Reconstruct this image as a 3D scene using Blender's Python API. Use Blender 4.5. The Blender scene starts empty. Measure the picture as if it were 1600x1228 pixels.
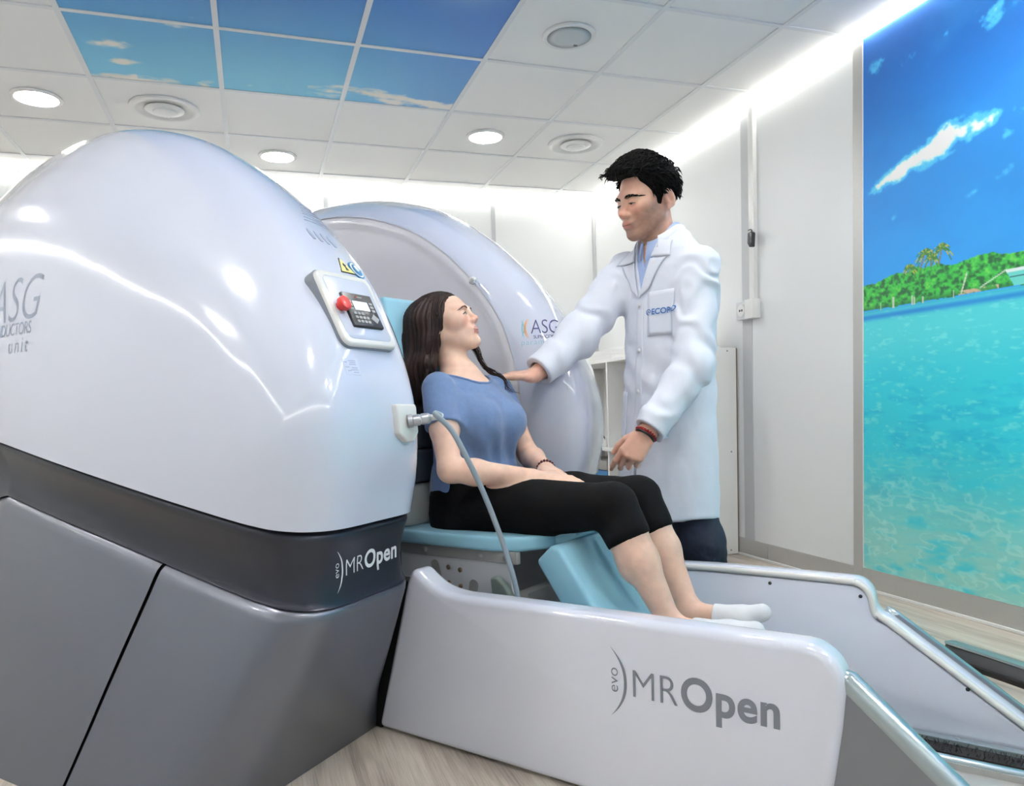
import bpy, bmesh, math, random
import numpy as np
from mathutils import Vector, Matrix
from mathutils.bvhtree import BVHTree

# ------------------------------------------------------------------ camera
SC = bpy.context.scene
COL = SC.collection
YAW, PITCH, ROLL, FPX = 0.3258, -0.0667, 0.0323, 1186.12
CAMZ = 0.926
cam_d = bpy.data.cameras.new('camera'); cam = bpy.data.objects.new('camera', cam_d); COL.objects.link(cam)
def _cam_matrix():
    cy, sy = math.cos(YAW), math.sin(YAW); cp, sp = math.cos(PITCH), math.sin(PITCH); cr, sr = math.cos(ROLL), math.sin(ROLL)
    A = np.array([[cy, -sy, 0], [sy, cy, 0], [0, 0, 1]]); B = np.array([[1, 0, 0], [0, cp, sp], [0, -sp, cp]]); C = np.array([[cr, 0, -sr], [0, 1, 0], [sr, 0, cr]])
    R = C @ B @ A                      # rows: right, forward, up
    return R
_R = _cam_matrix()
cam.matrix_world = Matrix(((_R[0][0], _R[2][0], -_R[1][0], 0), (_R[0][1], _R[2][1], -_R[1][1], 0), (_R[0][2], _R[2][2], -_R[1][2], CAMZ), (0, 0, 0, 1)))
cam_d.sensor_fit = 'HORIZONTAL'; cam_d.sensor_width = 36.0
cam_d.lens = FPX / 1600 * 36.0
cam_d.shift_x = 0.0; cam_d.shift_y = 101.2 / 1600
cam_d.clip_start = 0.05
SC.camera = cam

# ------------------------------------------------------------------ light, exposure
SC.view_settings.view_transform = 'Standard'; SC.view_settings.look = 'None'
SC.view_settings.gamma = 1.0; SC.view_settings.use_curve_mapping = False
SC.view_settings.exposure = 1.15
W = bpy.data.worlds.new('world'); SC.world = W; W.use_nodes = True
W.node_tree.nodes['Background'].inputs[0].default_value = (0.9, 0.95, 1, 1); W.node_tree.nodes['Background'].inputs[1].default_value = 0.3
LED_POWER = 8.0        # emission of the cove strips under the ceiling
DOWN_POWER = 98.0       # emission of the round downlights

# ------------------------------------------------------------------ frames
XW, YB, XL, YF, HC = 2.735, 5.775, -3.1, -1.6, 2.583       # room: right wall, back wall, left wall, front wall, ceiling
ANG = math.atan2(-0.812, 0.584)
O0 = np.array([0.613, 2.429, 0.0])
UA = np.array([math.cos(ANG), math.sin(ANG), 0]); VA = np.array([-math.sin(ANG), math.cos(ANG), 0])
def wor(p): p = np.asarray(p, float); return O0 + UA * p[0] + VA * p[1] + np.array([0, 0, p[2]])

# ------------------------------------------------------------------ materials
def lin(c):
    c = np.asarray(c, float) / 255.0
    return np.where(c <= 0.04045, c / 12.92, ((c + 0.055) / 1.055) ** 2.4)
MATS = {}
def mat(name, rgb=(200, 200, 200), rough=0.5, metal=0.0, coat=0.0, emit=0.0, spec=0.5, noise=None, bump=None, attr=None, sheen=0.0, coat_rough=0.05, sss=0.0, alpha=None):
    if name in MATS: return MATS[name]
    m = bpy.data.materials.new(name); m.use_nodes = True; nt = m.node_tree; b = nt.nodes['Principled BSDF']
    c = lin(rgb)
    b.inputs['Base Color'].default_value = (*c, 1); b.inputs['Roughness'].default_value = rough; b.inputs['Metallic'].default_value = metal
    b.inputs['Coat Weight'].default_value = coat; b.inputs['Coat Roughness'].default_value = coat_rough; b.inputs['Specular IOR Level'].default_value = spec
    b.inputs['Sheen Weight'].default_value = sheen
    if sss: b.inputs['Subsurface Weight'].default_value = sss; b.inputs['Subsurface Radius'].default_value = (0.012, 0.005, 0.003); b.inputs['Subsurface Scale'].default_value = 0.6
    if emit: b.inputs['Emission Color'].default_value = (*c, 1); b.inputs['Emission Strength'].default_value = emit
    src = None
    if attr:
        a = nt.nodes.new('ShaderNodeAttribute'); a.attribute_name = attr; src = a.outputs['Color']
    if noise:                                   # (scale, amount, stretch xyz)
        sc_, am, st = noise
        tc = nt.nodes.new('ShaderNodeTexCoord'); mp = nt.nodes.new('ShaderNodeMapping'); mp.inputs['Scale'].default_value = st
        nz = nt.nodes.new('ShaderNodeTexNoise'); nz.inputs['Scale'].default_value = sc_; nz.inputs['Detail'].default_value = 5
        nt.links.new(tc.outputs['Object'], mp.inputs['Vector']); nt.links.new(mp.outputs['Vector'], nz.inputs['Vector'])
        mr = nt.nodes.new('ShaderNodeMapRange'); mr.inputs['From Min'].default_value = 0.3; mr.inputs['From Max'].default_value = 0.7
        mr.inputs['To Min'].default_value = 1 - am; mr.inputs['To Max'].default_value = 1 + am * 0.4
        nt.links.new(nz.outputs['Fac'], mr.inputs['Value'])
        mx = nt.nodes.new('ShaderNodeMix'); mx.data_type = 'RGBA'; mx.blend_type = 'MULTIPLY'; mx.inputs['Factor'].default_value = 1
        if src is None: mx.inputs['A'].default_value = (*c, 1)
        else: nt.links.new(src, mx.inputs['A'])
        nt.links.new(mr.outputs['Result'], mx.inputs['B']); src = mx.outputs['Result']
    if src is not None: nt.links.new(src, b.inputs['Base Color'])
    if bump:                                    # (scale, strength, distance, stretch)
        sc_, stg, dist, st = bump
        tc = nt.nodes.new('ShaderNodeTexCoord'); mp = nt.nodes.new('ShaderNodeMapping'); mp.inputs['Scale'].default_value = st
        nz = nt.nodes.new('ShaderNodeTexNoise'); nz.inputs['Scale'].default_value = sc_; nz.inputs['Detail'].default_value = 4
        nt.links.new(tc.outputs['Object'], mp.inputs['Vector']); nt.links.new(mp.outputs['Vector'], nz.inputs['Vector'])
        bp = nt.nodes.new('ShaderNodeBump'); bp.inputs['Strength'].default_value = stg; bp.inputs['Distance'].default_value = dist
        nt.links.new(nz.outputs['Fac'], bp.inputs['Height']); nt.links.new(bp.outputs['Normal'], b.inputs['Normal'])
    MATS[name] = m; return m
mat('shell_white', (216, 222, 240), 0.16, coat=1.0)
mat('shell_inner', (226, 225, 232), 0.3, coat=0.3)
mat('panel_white', (228, 232, 247), 0.2, coat=0.8)
mat('band_dark', (48, 51, 62), 0.36, metal=0.55, coat=0.15, noise=(900, 0.05, (1, 1, 1)))
mat('base_silver', (116, 120, 131), 0.36, metal=0.75, coat=0.25, noise=(1200, 0.06, (1, 1, 1)))
mat('gap_black', (12, 12, 14), 0.6)
mat('alu', (190, 189, 186), 0.4, metal=0.35, noise=(60, 0.08, (1, 30, 1)))
mat('rail_silver', (176, 190, 196), 0.28, metal=0.7, coat=0.2)
mat('ramp_grey', (138, 142, 150), 0.42, metal=0.6)
mat('wall_white', (234, 236, 236), 0.42, bump=(250, 0.05, 0.001, (1, 1, 1)))
mat('seam_grey', (196, 198, 200), 0.5)
mat('tile_white', (242, 242, 240), 0.75, bump=(160, 0.12, 0.002, (1, 1, 1)))
mat('grid_white', (228, 230, 231), 0.45)
mat('led', (255, 253, 248), emit=LED_POWER)
mat('down_light', (255, 253, 250), emit=DOWN_POWER)
mat('fix_white', (232, 232, 230), 0.4)
mat('fix_shadow', (22, 19, 17), 0.7)
mat('grille', (200, 206, 208), 0.6)
mat('plastic_white', (232, 232, 230), 0.28, coat=0.4)
mat('plastic_dark', (48, 50, 54), 0.4)
mat('print_grey', (150, 160, 182), 0.4)
mat('print_steel', (128, 135, 148), 0.4)
mat('print_white', (235, 238, 242), 0.4)
mat('print_navy', (58, 64, 116), 0.4)
mat('print_orange', (232, 170, 110), 0.4)
mat('print_teal', (130, 196, 216), 0.4)
mat('cushion_blue', (150, 203, 224), 0.5, sheen=0.1, bump=(500, 0.05, 0.0006, (1, 1, 1)))
mat('cushion_grey', (168, 172, 172), 0.55)
mat('cushion_dark', (66, 74, 84), 0.5)
mat('frame_white', (206, 208, 212), 0.4)
mat('frame_grey', (150, 150, 148), 0.45)
mat('bolt', (130, 112, 92), 0.4, metal=0.7)
mat('lever_green', (104, 118, 110), 0.4, coat=0.3)
mat('cable_grey', (150, 164, 176), 0.4)
mat('connector', (188, 192, 200), 0.3, metal=0.6)
mat('warn_yellow', (244, 238, 150), 0.5)
mat('sign_blue', (30, 120, 170), 0.5)
mat('red_knob', (222, 50, 48), 0.35, coat=0.3)
mat('screen_lit', (214, 222, 235), 0.3, emit=0.35)
mat('key_grey', (170, 172, 174), 0.5)
mat('cab_white', (236, 236, 234), 0.45)
mat('cab_gap', (120, 98, 80), 0.7)
mat('coil_white', (232, 232, 230), 0.35, coat=0.2)
mat('coil_blue', (60, 120, 170), 0.5)
mat('brush_black', (18, 18, 20), 0.9)
mat('rubber_grey', (70, 72, 76), 0.6)
mat('paint', attr='Col', rough=0.55)
mat('sky_print', attr='Col', rough=0.5)
mat('skin', attr='Col', rough=0.5, sss=0.12, spec=0.4)
mat('shirt_blue', (106, 132, 174), 0.85, sheen=0.25, noise=(70, 0.10, (1, 1, 1)), bump=(900, 0.12, 0.0008, (1, 1, 1)))
mat('leggings', (5, 5, 7), 0.9, spec=0.2)
mat('sock', (232, 234, 238), 0.9, bump=(700, 0.2, 0.001, (1, 1, 1)))
mat('hair_brown', (36, 20, 15), 0.55, spec=0.25, noise=(40, 0.5, (1, 1, 0.2)))
mat('hair_black', (9, 8, 8), 0.8, spec=0.12)
mat('brow', (40, 28, 24), 0.7)
mat('lash', (20, 14, 13), 0.6)
mat('coat_white', (224, 229, 241), 0.8, sheen=0.15, bump=(1100, 0.08, 0.0006, (1, 1, 1)))
mat('button', (226, 228, 232), 0.3, coat=0.5)
mat('shirt_pale', (166, 186, 226), 0.75, bump=(1100, 0.1, 0.0006, (1, 1, 1)))
mat('jeans', (22, 32, 52), 0.85, noise=(60, 0.25, (1, 1, 1)), bump=(500, 0.3, 0.001, (1, 1, 1)))
mat('shoe', (40, 34, 32), 0.5)
mat('thread_blue', (40, 96, 160), 0.6)
mat('bead_red', (150, 28, 28), 0.4)
mat('bead_maroon', (96, 30, 44), 0.4)
mat('bead_black', (24, 22, 24), 0.4)

# wood-look vinyl floor
m = bpy.data.materials.new('floor_wood'); m.use_nodes = True; MATS['floor_wood'] = m
nt = m.node_tree; b = nt.nodes['Principled BSDF']; b.inputs['Roughness'].default_value = 0.42
tc = nt.nodes.new('ShaderNodeTexCoord')
mp = nt.nodes.new('ShaderNodeMapping'); mp.inputs['Scale'].default_value = (9.0, 0.55, 1); mp.inputs['Rotation'].default_value = (0, 0, 0)
n1 = nt.nodes.new('ShaderNodeTexNoise'); n1.inputs['Scale'].default_value = 2.2; n1.inputs['Detail'].default_value = 9; n1.inputs['Distortion'].default_value = 0.7
mp2 = nt.nodes.new('ShaderNodeMapping'); mp2.inputs['Scale'].default_value = (60.0, 1.5, 1)
n2 = nt.nodes.new('ShaderNodeTexNoise'); n2.inputs['Scale'].default_value = 4; n2.inputs['Detail'].default_value = 6
nt.links.new(tc.outputs['Object'], mp.inputs['Vector']); nt.links.new(tc.outputs['Object'], mp2.inputs['Vector'])
nt.links.new(mp.outputs['Vector'], n1.inputs['Vector']); nt.links.new(mp2.outputs['Vector'], n2.inputs['Vector'])
mxn = nt.nodes.new('ShaderNodeMix'); mxn.data_type = 'FLOAT'; mxn.inputs[0].default_value = 0.4
nt.links.new(n1.outputs['Fac'], mxn.inputs[2]); nt.links.new(n2.outputs['Fac'], mxn.inputs[3])
cr = nt.nodes.new('ShaderNodeValToRGB'); e = cr.color_ramp.elements
e[0].position = 0.33; e[0].color = (*lin((152, 142, 132)), 1); e[1].position = 0.68; e[1].color = (*lin((222, 213, 200)), 1)
k = e.new(0.5); k.color = (*lin((198, 187, 174)), 1)
nt.links.new(mxn.outputs[0], cr.inputs['Fac']); nt.links.new(cr.outputs['Color'], b.inputs['Base Color'])

# ------------------------------------------------------------------ object helpers
BASE = {}
def thing(name, label, cat, base=(0, 0, 0), local=True, group=None, kind=None):
    o = bpy.data.objects.new(name, None); o.empty_display_size = 0.1; COL.objects.link(o)
    if local: o.location = wor(base); o.rotation_euler = (0, 0, ANG)
    else: o.location = base
    BASE[o] = np.array(base, float)
    if label: o['label'] = label
    if cat: o['category'] = cat
    if group: o['group'] = group
    if kind: o['kind'] = kind
    return o
def make_mesh(name, verts, faces, smooth=True, cols=None):
    me = bpy.data.meshes.new(name)
    v = np.asarray(verts, np.float32)
    if isinstance(faces, np.ndarray) and faces.ndim == 2:
        nv, nf, kk = len(v), len(faces), faces.shape[1]
        me.vertices.add(nv); me.vertices.foreach_set('co', v.ravel())
        me.loops.add(nf * kk); me.loops.foreach_set('vertex_index', faces.astype(np.int32).ravel())
        me.polygons.add(nf); me.polygons.foreach_set('loop_start', np.arange(0, nf * kk, kk, dtype=np.int32))
        me.polygons.foreach_set('loop_total', np.full(nf, kk, np.int32))
        me.update(calc_edges=True)
    else:
        me.from_pydata([tuple(map(float, p)) for p in v], [], [tuple(int(i) for i in f) for f in faces]); me.update()
    if smooth: me.polygons.foreach_set('use_smooth', np.ones(len(me.polygons), bool))
    if cols is not None:
        a = me.color_attributes.new('Col', 'FLOAT_COLOR', 'POINT')
        c4 = np.ones((len(v), 4), np.float32); c4[:, :3] = cols; a.data.foreach_set('color', c4.ravel())
    return me
def base_of(p):
    while p is not None and p not in BASE: p = p.parent
    return BASE[p] if p is not None else np.zeros(3)
def part(name, verts, faces, m, parent, smooth=True, cols=None, label=None, auto=None, kind=None):
    v = np.asarray(verts, float) - base_of(parent)
    o = bpy.data.objects.new(name, make_mesh(name, v, faces, smooth, cols)); COL.objects.link(o); o.parent = parent
    o.data.materials.append(MATS[m] if isinstance(m, str) else m)
    if label: o['label'] = label
    if kind: o['kind'] = kind
    if auto is not None: sharp(o, auto)
    return o
def sharp(o, deg):
    me = o.data; bm = bmesh.new(); bm.from_mesh(me); a = math.radians(deg)
    for ed in bm.edges: ed.smooth = not (len(ed.link_faces) == 2 and ed.calc_face_angle(0) > a)
    bm.to_mesh(me); bm.free()
def solo(name, verts, faces, m, label, cat, base=(0, 0, 0), local=True, group=None, kind=None, smooth=True, cols=None, auto=None):
    v = np.asarray(verts, float) - np.array(base, float)
    o = bpy.data.objects.new(name, make_mesh(name, v, faces, smooth, cols)); COL.objects.link(o)
    if local: o.location = wor(base); o.rotation_euler = (0, 0, ANG)
    else: o.location = base
    o.data.materials.append(MATS[m] if isinstance(m, str) else m); BASE[o] = np.array(base, float)
    if label: o['label'] = label
    if cat: o['category'] = cat
    if group: o['group'] = group
    if kind: o['kind'] = kind
    if auto is not None: sharp(o, auto)
    return o
def struct(name, verts, faces, m, smooth=False, auto=None, label=None):
    o = solo(name, verts, faces, m, label, None, local=False, kind='structure', smooth=smooth, auto=auto)
    return o
class G:                                        # collects geometry for one mesh
    def __init__(s): s.v = []; s.f = []
    def add(s, v, f):
        n = len(s.v); s.v += [tuple(map(float, p)) for p in v]; s.f += [tuple(int(i) + n for i in q) for q in f]; return s
    def box(s, lo, hi, bev=0.0):
        v, f = box(lo, hi, bev); return s.add(v, f)
    def tube(s, pts, rad, seg=10, cap=True):
        v, f = tube(pts, rad, seg, cap); return s.add(v, f)
def box(lo, hi, bev=0.0, seg=2):
    lo = np.array(lo, float); hi = np.array(hi, float)
    bm = bmesh.new(); bmesh.ops.create_cube(bm, size=1.0)
    for v in bm.verts: v.co = Vector((lo + hi) / 2) + Vector(np.array(v.co) * (hi - lo))
    if bev > 0: bmesh.ops.bevel(bm, geom=bm.edges[:], offset=bev, segments=seg, profile=0.6, affect='EDGES')
    bm.verts.ensure_lookup_table()
    for i, v in enumerate(bm.verts): v.index = i
    r = ([tuple(v.co) for v in bm.verts], [tuple(v.index for v in f.verts) for f in bm.faces]); bm.free(); return r
def catmull(pts, n):
    P = np.asarray(pts, float); P2 = np.vstack([2 * P[0] - P[1], P, 2 * P[-1] - P[-2]]); out = []
    m_ = len(P) - 1
    for i in range(n):
        t = i / (n - 1) * m_; k = min(int(t), m_ - 1); t -= k
        a, b, c, d = P2[k], P2[k + 1], P2[k + 2], P2[k + 3]
        out.append(0.5 * ((2 * b) + (-a + c) * t + (2 * a - 5 * b + 4 * c - d) * t * t + (-a + 3 * b - 3 * c + d) * t ** 3))
    return np.array(out)
def tube(pts, rad, seg=10, cap=True):
    P = np.asarray(pts, float); n = len(P); R = np.full(n, rad, float) if np.isscalar(rad) else np.asarray(rad, float)
    T = np.gradient(P, axis=0); T /= np.linalg.norm(T, axis=1)[:, None] + 1e-12
    u = np.cross(T[0], (0, 0, 1)); 
    if np.linalg.norm(u) < 1e-3: u = np.cross(T[0], (1, 0, 0))
    u /= np.linalg.norm(u); V = []; F = []
    for i in range(n):
        u = u - T[i] * (u @ T[i]); u /= np.linalg.norm(u) + 1e-12; w = np.cross(T[i], u)
        for k in range(seg):
            a = 2 * math.pi * k / seg; V.append(P[i] + R[i] * (math.cos(a) * u + math.sin(a) * w))
    for i in range(n - 1):
        for k in range(seg):
            a = i * seg + k; b = i * seg + (k + 1) % seg; F.append((a, b, b + seg, a + seg))
    if cap: F.append(tuple(range(seg))[::-1]); F.append(tuple(range((n - 1) * seg, n * seg)))
    return V, F
def disc(c, r, n, axis=(0, 0, 1), r2=None, ref=None):
    ax = np.array(axis, float); ax /= np.linalg.norm(ax); a = np.array(ref if ref is not None else ((1, 0, 0) if abs(ax[0]) < 0.9 else (0, 1, 0)), float); a -= ax * (a @ ax); a /= np.linalg.norm(a); b_ = np.cross(ax, a)
    t = np.linspace(0, 2 * math.pi, n, endpoint=False)
    return [np.array(c) + r * math.cos(x) * a + (r2 or r) * math.sin(x) * b_ for x in t], [tuple(range(n))]
def lathe(profile, n=32, c=(0, 0, 0)):          # profile: (r, z) list, around z
    V = []; F = []
    for r, z in profile:
        for k in range(n):
            a = 2 * math.pi * k / n; V.append((c[0] + r * math.cos(a), c[1] + r * math.sin(a), c[2] + z))
    for i in range(len(profile) - 1):
        for k in range(n): a = i * n + k; b_ = i * n + (k + 1) % n; F.append((a, b_, b_ + n, a + n))
    if profile[0][0] > 1e-6: F.append(tuple(range(n))[::-1])
    if profile[-1][0] > 1e-6: F.append(tuple(range((len(profile) - 1) * n, len(profile) * n)))
    return V, F
def prism(poly, lo, hi, axis):                  # poly in the two other axes, extruded along axis ('v': (u,z) poly)
    n = len(poly); V = []
    for t in (lo, hi):
        for a, b_ in poly: V.append((a, t, b_) if axis == 'v' else ((t, a, b_) if axis == 'u' else (a, b_, t)))
    F = [tuple(range(n)), tuple(range(2 * n - 1, n - 1, -1))]
    for i in range(n): j = (i + 1) % n; F.append((i, i + n, j + n, j))
    return V, F
def rounded(w, h, r, n=6):
    out = []
    for cx_, cy_, a0 in ((w - r, h - r, 0), (-w + r, h - r, 90), (-w + r, -h + r, 180), (w - r, -h + r, 270)):
        for i in range(n + 1): a = math.radians(a0 + 90 * i / n); out.append((cx_ + r * math.cos(a), cy_ + r * math.sin(a)))
    return out
def bevel_solid(V, F, off, seg=3, ang=30):
    bm = bmesh.new(); vs = [bm.verts.new(tuple(map(float, p))) for p in V]
    for f in F:
        try: bm.faces.new([vs[i] for i in f])
        except ValueError: pass
    bmesh.ops.recalc_face_normals(bm, faces=bm.faces[:])
    ed = [e_ for e_ in bm.edges if len(e_.link_faces) == 2 and e_.calc_face_angle(0) > math.radians(ang)]
    bmesh.ops.bevel(bm, geom=ed, offset=off, segments=seg, profile=0.5, affect='EDGES', clamp_overlap=True)
    for i, v in enumerate(bm.verts): v.index = i
    r = ([tuple(v.co) for v in bm.verts], [tuple(v.index for v in f.verts) for f in bm.faces]); bm.free(); return r
def text2d(body, size, bold=0.0, shear=0.0, spacing=1.0):
    cu = bpy.data.curves.new('t', 'FONT'); cu.body = body; cu.size = size; cu.offset = bold; cu.shear = shear; cu.space_character = spacing
    cu.fill_mode = 'FRONT'; cu.resolution_u = 7
    o = bpy.data.objects.new('t', cu); COL.objects.link(o); dg = bpy.context.evaluated_depsgraph_get(); dg.update()
    me = o.evaluated_get(dg).to_mesh()
    V = [(v.co.x, v.co.y) for v in me.vertices]; F = [tuple(p.vertices) for p in me.polygons]
    o.evaluated_get(dg).to_mesh_clear(); bpy.data.objects.remove(o); bpy.data.curves.remove(cu)
    return np.array(V), F
# ------------------------------------------------------------------ numpy noise
def _hash(ix, iy, iz):
    h_ = (ix.astype(np.int64) * 374761393 + iy.astype(np.int64) * 668265263 + iz.astype(np.int64) * 2147483647) & 0xffffffff
    h_ = ((h_ ^ (h_ >> 13)) * 1274126177) & 0xffffffff
    return ((h_ ^ (h_ >> 16)) & 0xffff).astype(np.float32) / 65535.0
def vnoise(P):
    i = np.floor(P).astype(np.int64); f = (P - i).astype(np.float32); f = f * f * (3 - 2 * f); r = 0
    for dx in (0, 1):
        for dy in (0, 1):
            for dz in (0, 1):
                w = (f[..., 0] if dx else 1 - f[..., 0]) * (f[..., 1] if dy else 1 - f[..., 1]) * (f[..., 2] if dz else 1 - f[..., 2])
                r = r + w * _hash(i[..., 0] + dx, i[..., 1] + dy, i[..., 2] + dz)
    return r
def fbm(P, o=4):
    s = 0; a = 0.5; t = 0
    for k in range(o): s = s + a * vnoise(P * 2 ** k + 17.3 * k); t += a; a *= 0.5
    return s / t
def sst(a, b_, x): t = np.clip((x - a) / (b_ - a), 0, 1); return t * t * (3 - 2 * t)
def mixc(c, d, t): return c * (1 - t[..., None]) + np.asarray(d, float) * t[..., None]

# ------------------------------------------------------------------ room shell
struct('floor', *box((XL - .1, YF - .1, -0.1), (XW + .1, YB + .1, 0)), 'floor_wood')
wall_r = struct('wall_right', *box((XW, YF, 0), (XW + .1, YB, HC + .25)), 'wall_white')
wall_b = struct('wall_back', *box((XL, YB, 0), (XW + .1, YB + .1, HC + .25)), 'wall_white')
struct('wall_left', *box((XL - .1, YF, 0), (XL, YB + .1, HC + .25)), 'wall_white')
struct('wall_front', *box((XL - .1, YF - .1, 0), (XW + .1, YF, HC + .25)), 'wall_white')
ceil = struct('ceiling', *box((XL - .1, YF - .1, HC + .12), (XW + .1, YB + .1, HC + .22)), 'tile_white')
# suspended grid: main runners, cross runners, tiles
GX = [-1.266 + 0.6 * i for i in range(-3, 7)]; GY = [3.576 + 0.652 * j for j in range(-7, 4)]
xs = [XL] + [x for x in GX if XL < x < XW] + [XW]; ys = [YF] + [y for y in GY if YF < y < YB] + [YB]
for x in xs[1:-1]: part('grid_runner', *box((x - .012, YF, HC), (x + .012, YB, HC + .03)), 'grid_white', ceil, smooth=False)
for y in ys[1:-1]:
    for a, c in zip(xs[:-1], xs[1:]): part('cross_runner', *box((a + .012, y - .012, HC + .0005), (c - .012, y + .012, HC + .03)), 'grid_white', ceil, smooth=False)
part('edge_angle', *G().box((XW - .02, YF, HC), (XW, YB, HC + .03)).box((XL, YB - .02, HC), (XW, YB, HC + .03)).box((XL, YF, HC), (XL + .02, YB, HC + .03)).box((XL, YF, HC), (XW, YF + .02, HC + .03)).__dict__.values(), 'grid_white', ceil, smooth=False)
def sky_cols(X, Y):                             # one printed sky across the panels, in ceiling metres
    s = sst(4.25, 2.6, Y)
    c = mixc(np.broadcast_to(np.array([112., 186, 214]), X.shape + (3,)), (28, 98, 178), s)
    c = mixc(c, (84, 118, 196), sst(.3, 1.2, X) * .45)
    n = fbm(np.stack([X * 5.2, Y * 9.0, np.full_like(X, 3.1)], -1), 5); n2 = fbm(np.stack([X * 14, Y * 22.0, np.full_like(X, 6.1)], -1), 4)
    band = np.exp(-((Y - 4.15 + .05 * np.sin(X * 3.4)) / np.where(Y > 4.15, .12, .075)) ** 2) * np.where(X > .35, 1.0, np.where(X < -.45, .9, .55))
    puff = np.exp(-(((X + .53) / .15) ** 2 + ((Y - 3.83) / .08) ** 2)) + .8 * np.exp(-(((X + .50) / .09) ** 2 + ((Y - 4.02) / .05) ** 2)) + .7 * np.exp(-(((X + .25) / .10) ** 2 + ((Y - 3.60) / .03) ** 2)) + .9 * np.exp(-(((X + .16) / .05) ** 2 + ((Y - 3.47) / .06) ** 2)) + .8 * np.exp(-(((X + .52) / .12) ** 2 + ((Y - 2.97) / .06) ** 2))
    q_ = np.maximum(band, puff); d = sst(.42, .74, q_ * .8 + (n - .5) * 1.3 * sst(.05, .35, q_) + (n2 - .5) * .7 * sst(.05, .35, q_))
    c = mixc(c, (222, 218, 212), d)
    sun = np.exp(-(((X - .88) / .2) ** 2 + ((Y - 2.83) / .22) ** 2)); c = mixc(c, (206, 206, 198), np.clip(sun * 1.1, 0, 1) * .9)
    return np.clip(lin(c) * 1.2, 0, .9)
def grid_patch(nx, ny):
    F = np.array([(j * nx + i, j * nx + i + 1, (j + 1) * nx + i + 1, (j + 1) * nx + i) for j in range(ny - 1) for i in range(nx - 1)]); return F
tile_meshes = {}
for a, c in zip(xs[:-1], xs[1:]):
    for d, e_ in zip(ys[:-1], ys[1:]):
        w, l = round(c - a - .024, 4), round(e_ - d - .024, 4)
        if w < .01 or l < .01: continue
        cx_, cy_ = (a + c) / 2, (d + e_) / 2
        sky = -.67 < cx_ < 1.14 and 2.2 < cy_ < 4.23
        if sky:
            n = 72; gx = np.linspace(cx_ - w / 2 - .004, cx_ + w / 2 + .004, n); gy = np.linspace(cy_ - l / 2 - .004, cy_ + l / 2 + .004, n)
            X, Y = np.meshgrid(gx, gy); V = np.stack([X.ravel(), Y.ravel(), np.full(n * n, HC + .004)], 1)
            o = part('sky_panel', V, grid_patch(n, n)[:, ::-1], 'sky_print', ceil, cols=sky_cols(X, Y).reshape(-1, 3), label='ceiling panel printed with blue sky and clouds')
            continue
        if (w, l) not in tile_meshes:
            v, f = box((-w / 2 - .006, -l / 2 - .006, 0), (w / 2 + .006, l / 2 + .006, .015), .003, 1)
            me = make_mesh('ceiling_tile', v, f, False); me.materials.append(MATS['tile_white']); tile_meshes[(w, l)] = me
        o = bpy.data.objects.new('ceiling_tile', tile_meshes[(w, l)]); COL.objects.link(o); o.parent = ceil; o.location = (cx_, cy_, HC + .006)
# wall cladding seams, trims, skirting
for i, x in enumerate((0.579, 1.858, -0.7, -1.98)):
    part('panel_joint', *box((x - .016, YB - .006, 0.1), (x + .016, YB, HC - .04)), 'seam_grey', wall_b, smooth=False)
struct('trim_1', *box((XW - .014, 2.866, 0.0), (XW, 2.925, HC - .03), .003), 'alu')
struct('trim_2', *box((XW - .012, 3.70, 0.10), (XW, 3.79, HC - .03), .003), 'seam_grey')
struct('trim_3', *box((XW - .03, YB - .03, 0.0), (XW, YB, HC - .03), .004), 'seam_grey')
part('wall_panel', *box((XW - .008, 2.925, 0.105), (XW, 3.70, HC - .03)), 'wall_white', wall_r, smooth=False)
part('wall_panel', *box((XW - .008, 3.79, 0.105), (XW, YB - .03, HC - .03)), 'wall_white', wall_r, smooth=False)
bbr = struct('baseboard_right', *box((XW - .012, YF, 0.012), (XW, 3.58, 0.105), .002), 'alu')
part('baseboard_piece', *box((XW - .012, 3.584, 0.012), (XW, YB, 0.105), .002), 'alu', bbr)
part('sealing_bead', *box((XW - .02, YF, 0.0), (XW, YB, 0.014), .002), 'plastic_white', bbr)
struct('baseboard_back', *box((XL, YB - .012, 0.0), (XW, YB, 0.105), .002), 'alu')

# cove light strips under the ceiling; left and front ones added unseen for light
def strip(lo, hi, where):
    t = thing('light_strip', 'slim white light strip along the top of the ' + where, 'light strip', ((lo[0] + hi[0]) / 2, (lo[1] + hi[1]) / 2, lo[2]), local=False)
    lo = np.array(lo); hi = np.array(hi); k = int(np.argmax(hi - lo))
    ax = 1 - k; inw = 1 if (ax == 1 and lo[1] < 0) or (ax == 0 and lo[0] < 0) else -1
    # profile: an aluminium channel against the wall, diffuser on the room side
    a, b_ = lo.copy(), hi.copy()
    if inw < 0: a[ax] = hi[ax] - .008
    else: b_[ax] = lo[ax] + .008
    part('channel', *box(a, b_), 'plastic_white', t, smooth=False)
    a, b_ = lo.copy(), hi.copy()
    if inw < 0: b_[ax] = hi[ax] - .008
    else: a[ax] = lo[ax] + .008
    a[2] += .004; b_[2] -= .010
    part('diffuser', *box(a, b_, .002), 'led', t, smooth=False)
strip((XW - .03, YF + .05, HC - .03), (XW, YB - .05, HC - .004), 'right wall above the mural')
strip((XL + .05, YB - .03, HC - .03), (XW - .05, YB, HC - .004), 'back wall')
strip((XL, YF + .05, HC - .03), (XL + .03, YB - .05, HC - .004), 'left wall, unseen, added for light')
strip((XL + .05, YF, HC - .03), (XW - .05, YF + .03, HC - .004), 'wall behind the camera, unseen, added for light')

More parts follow.
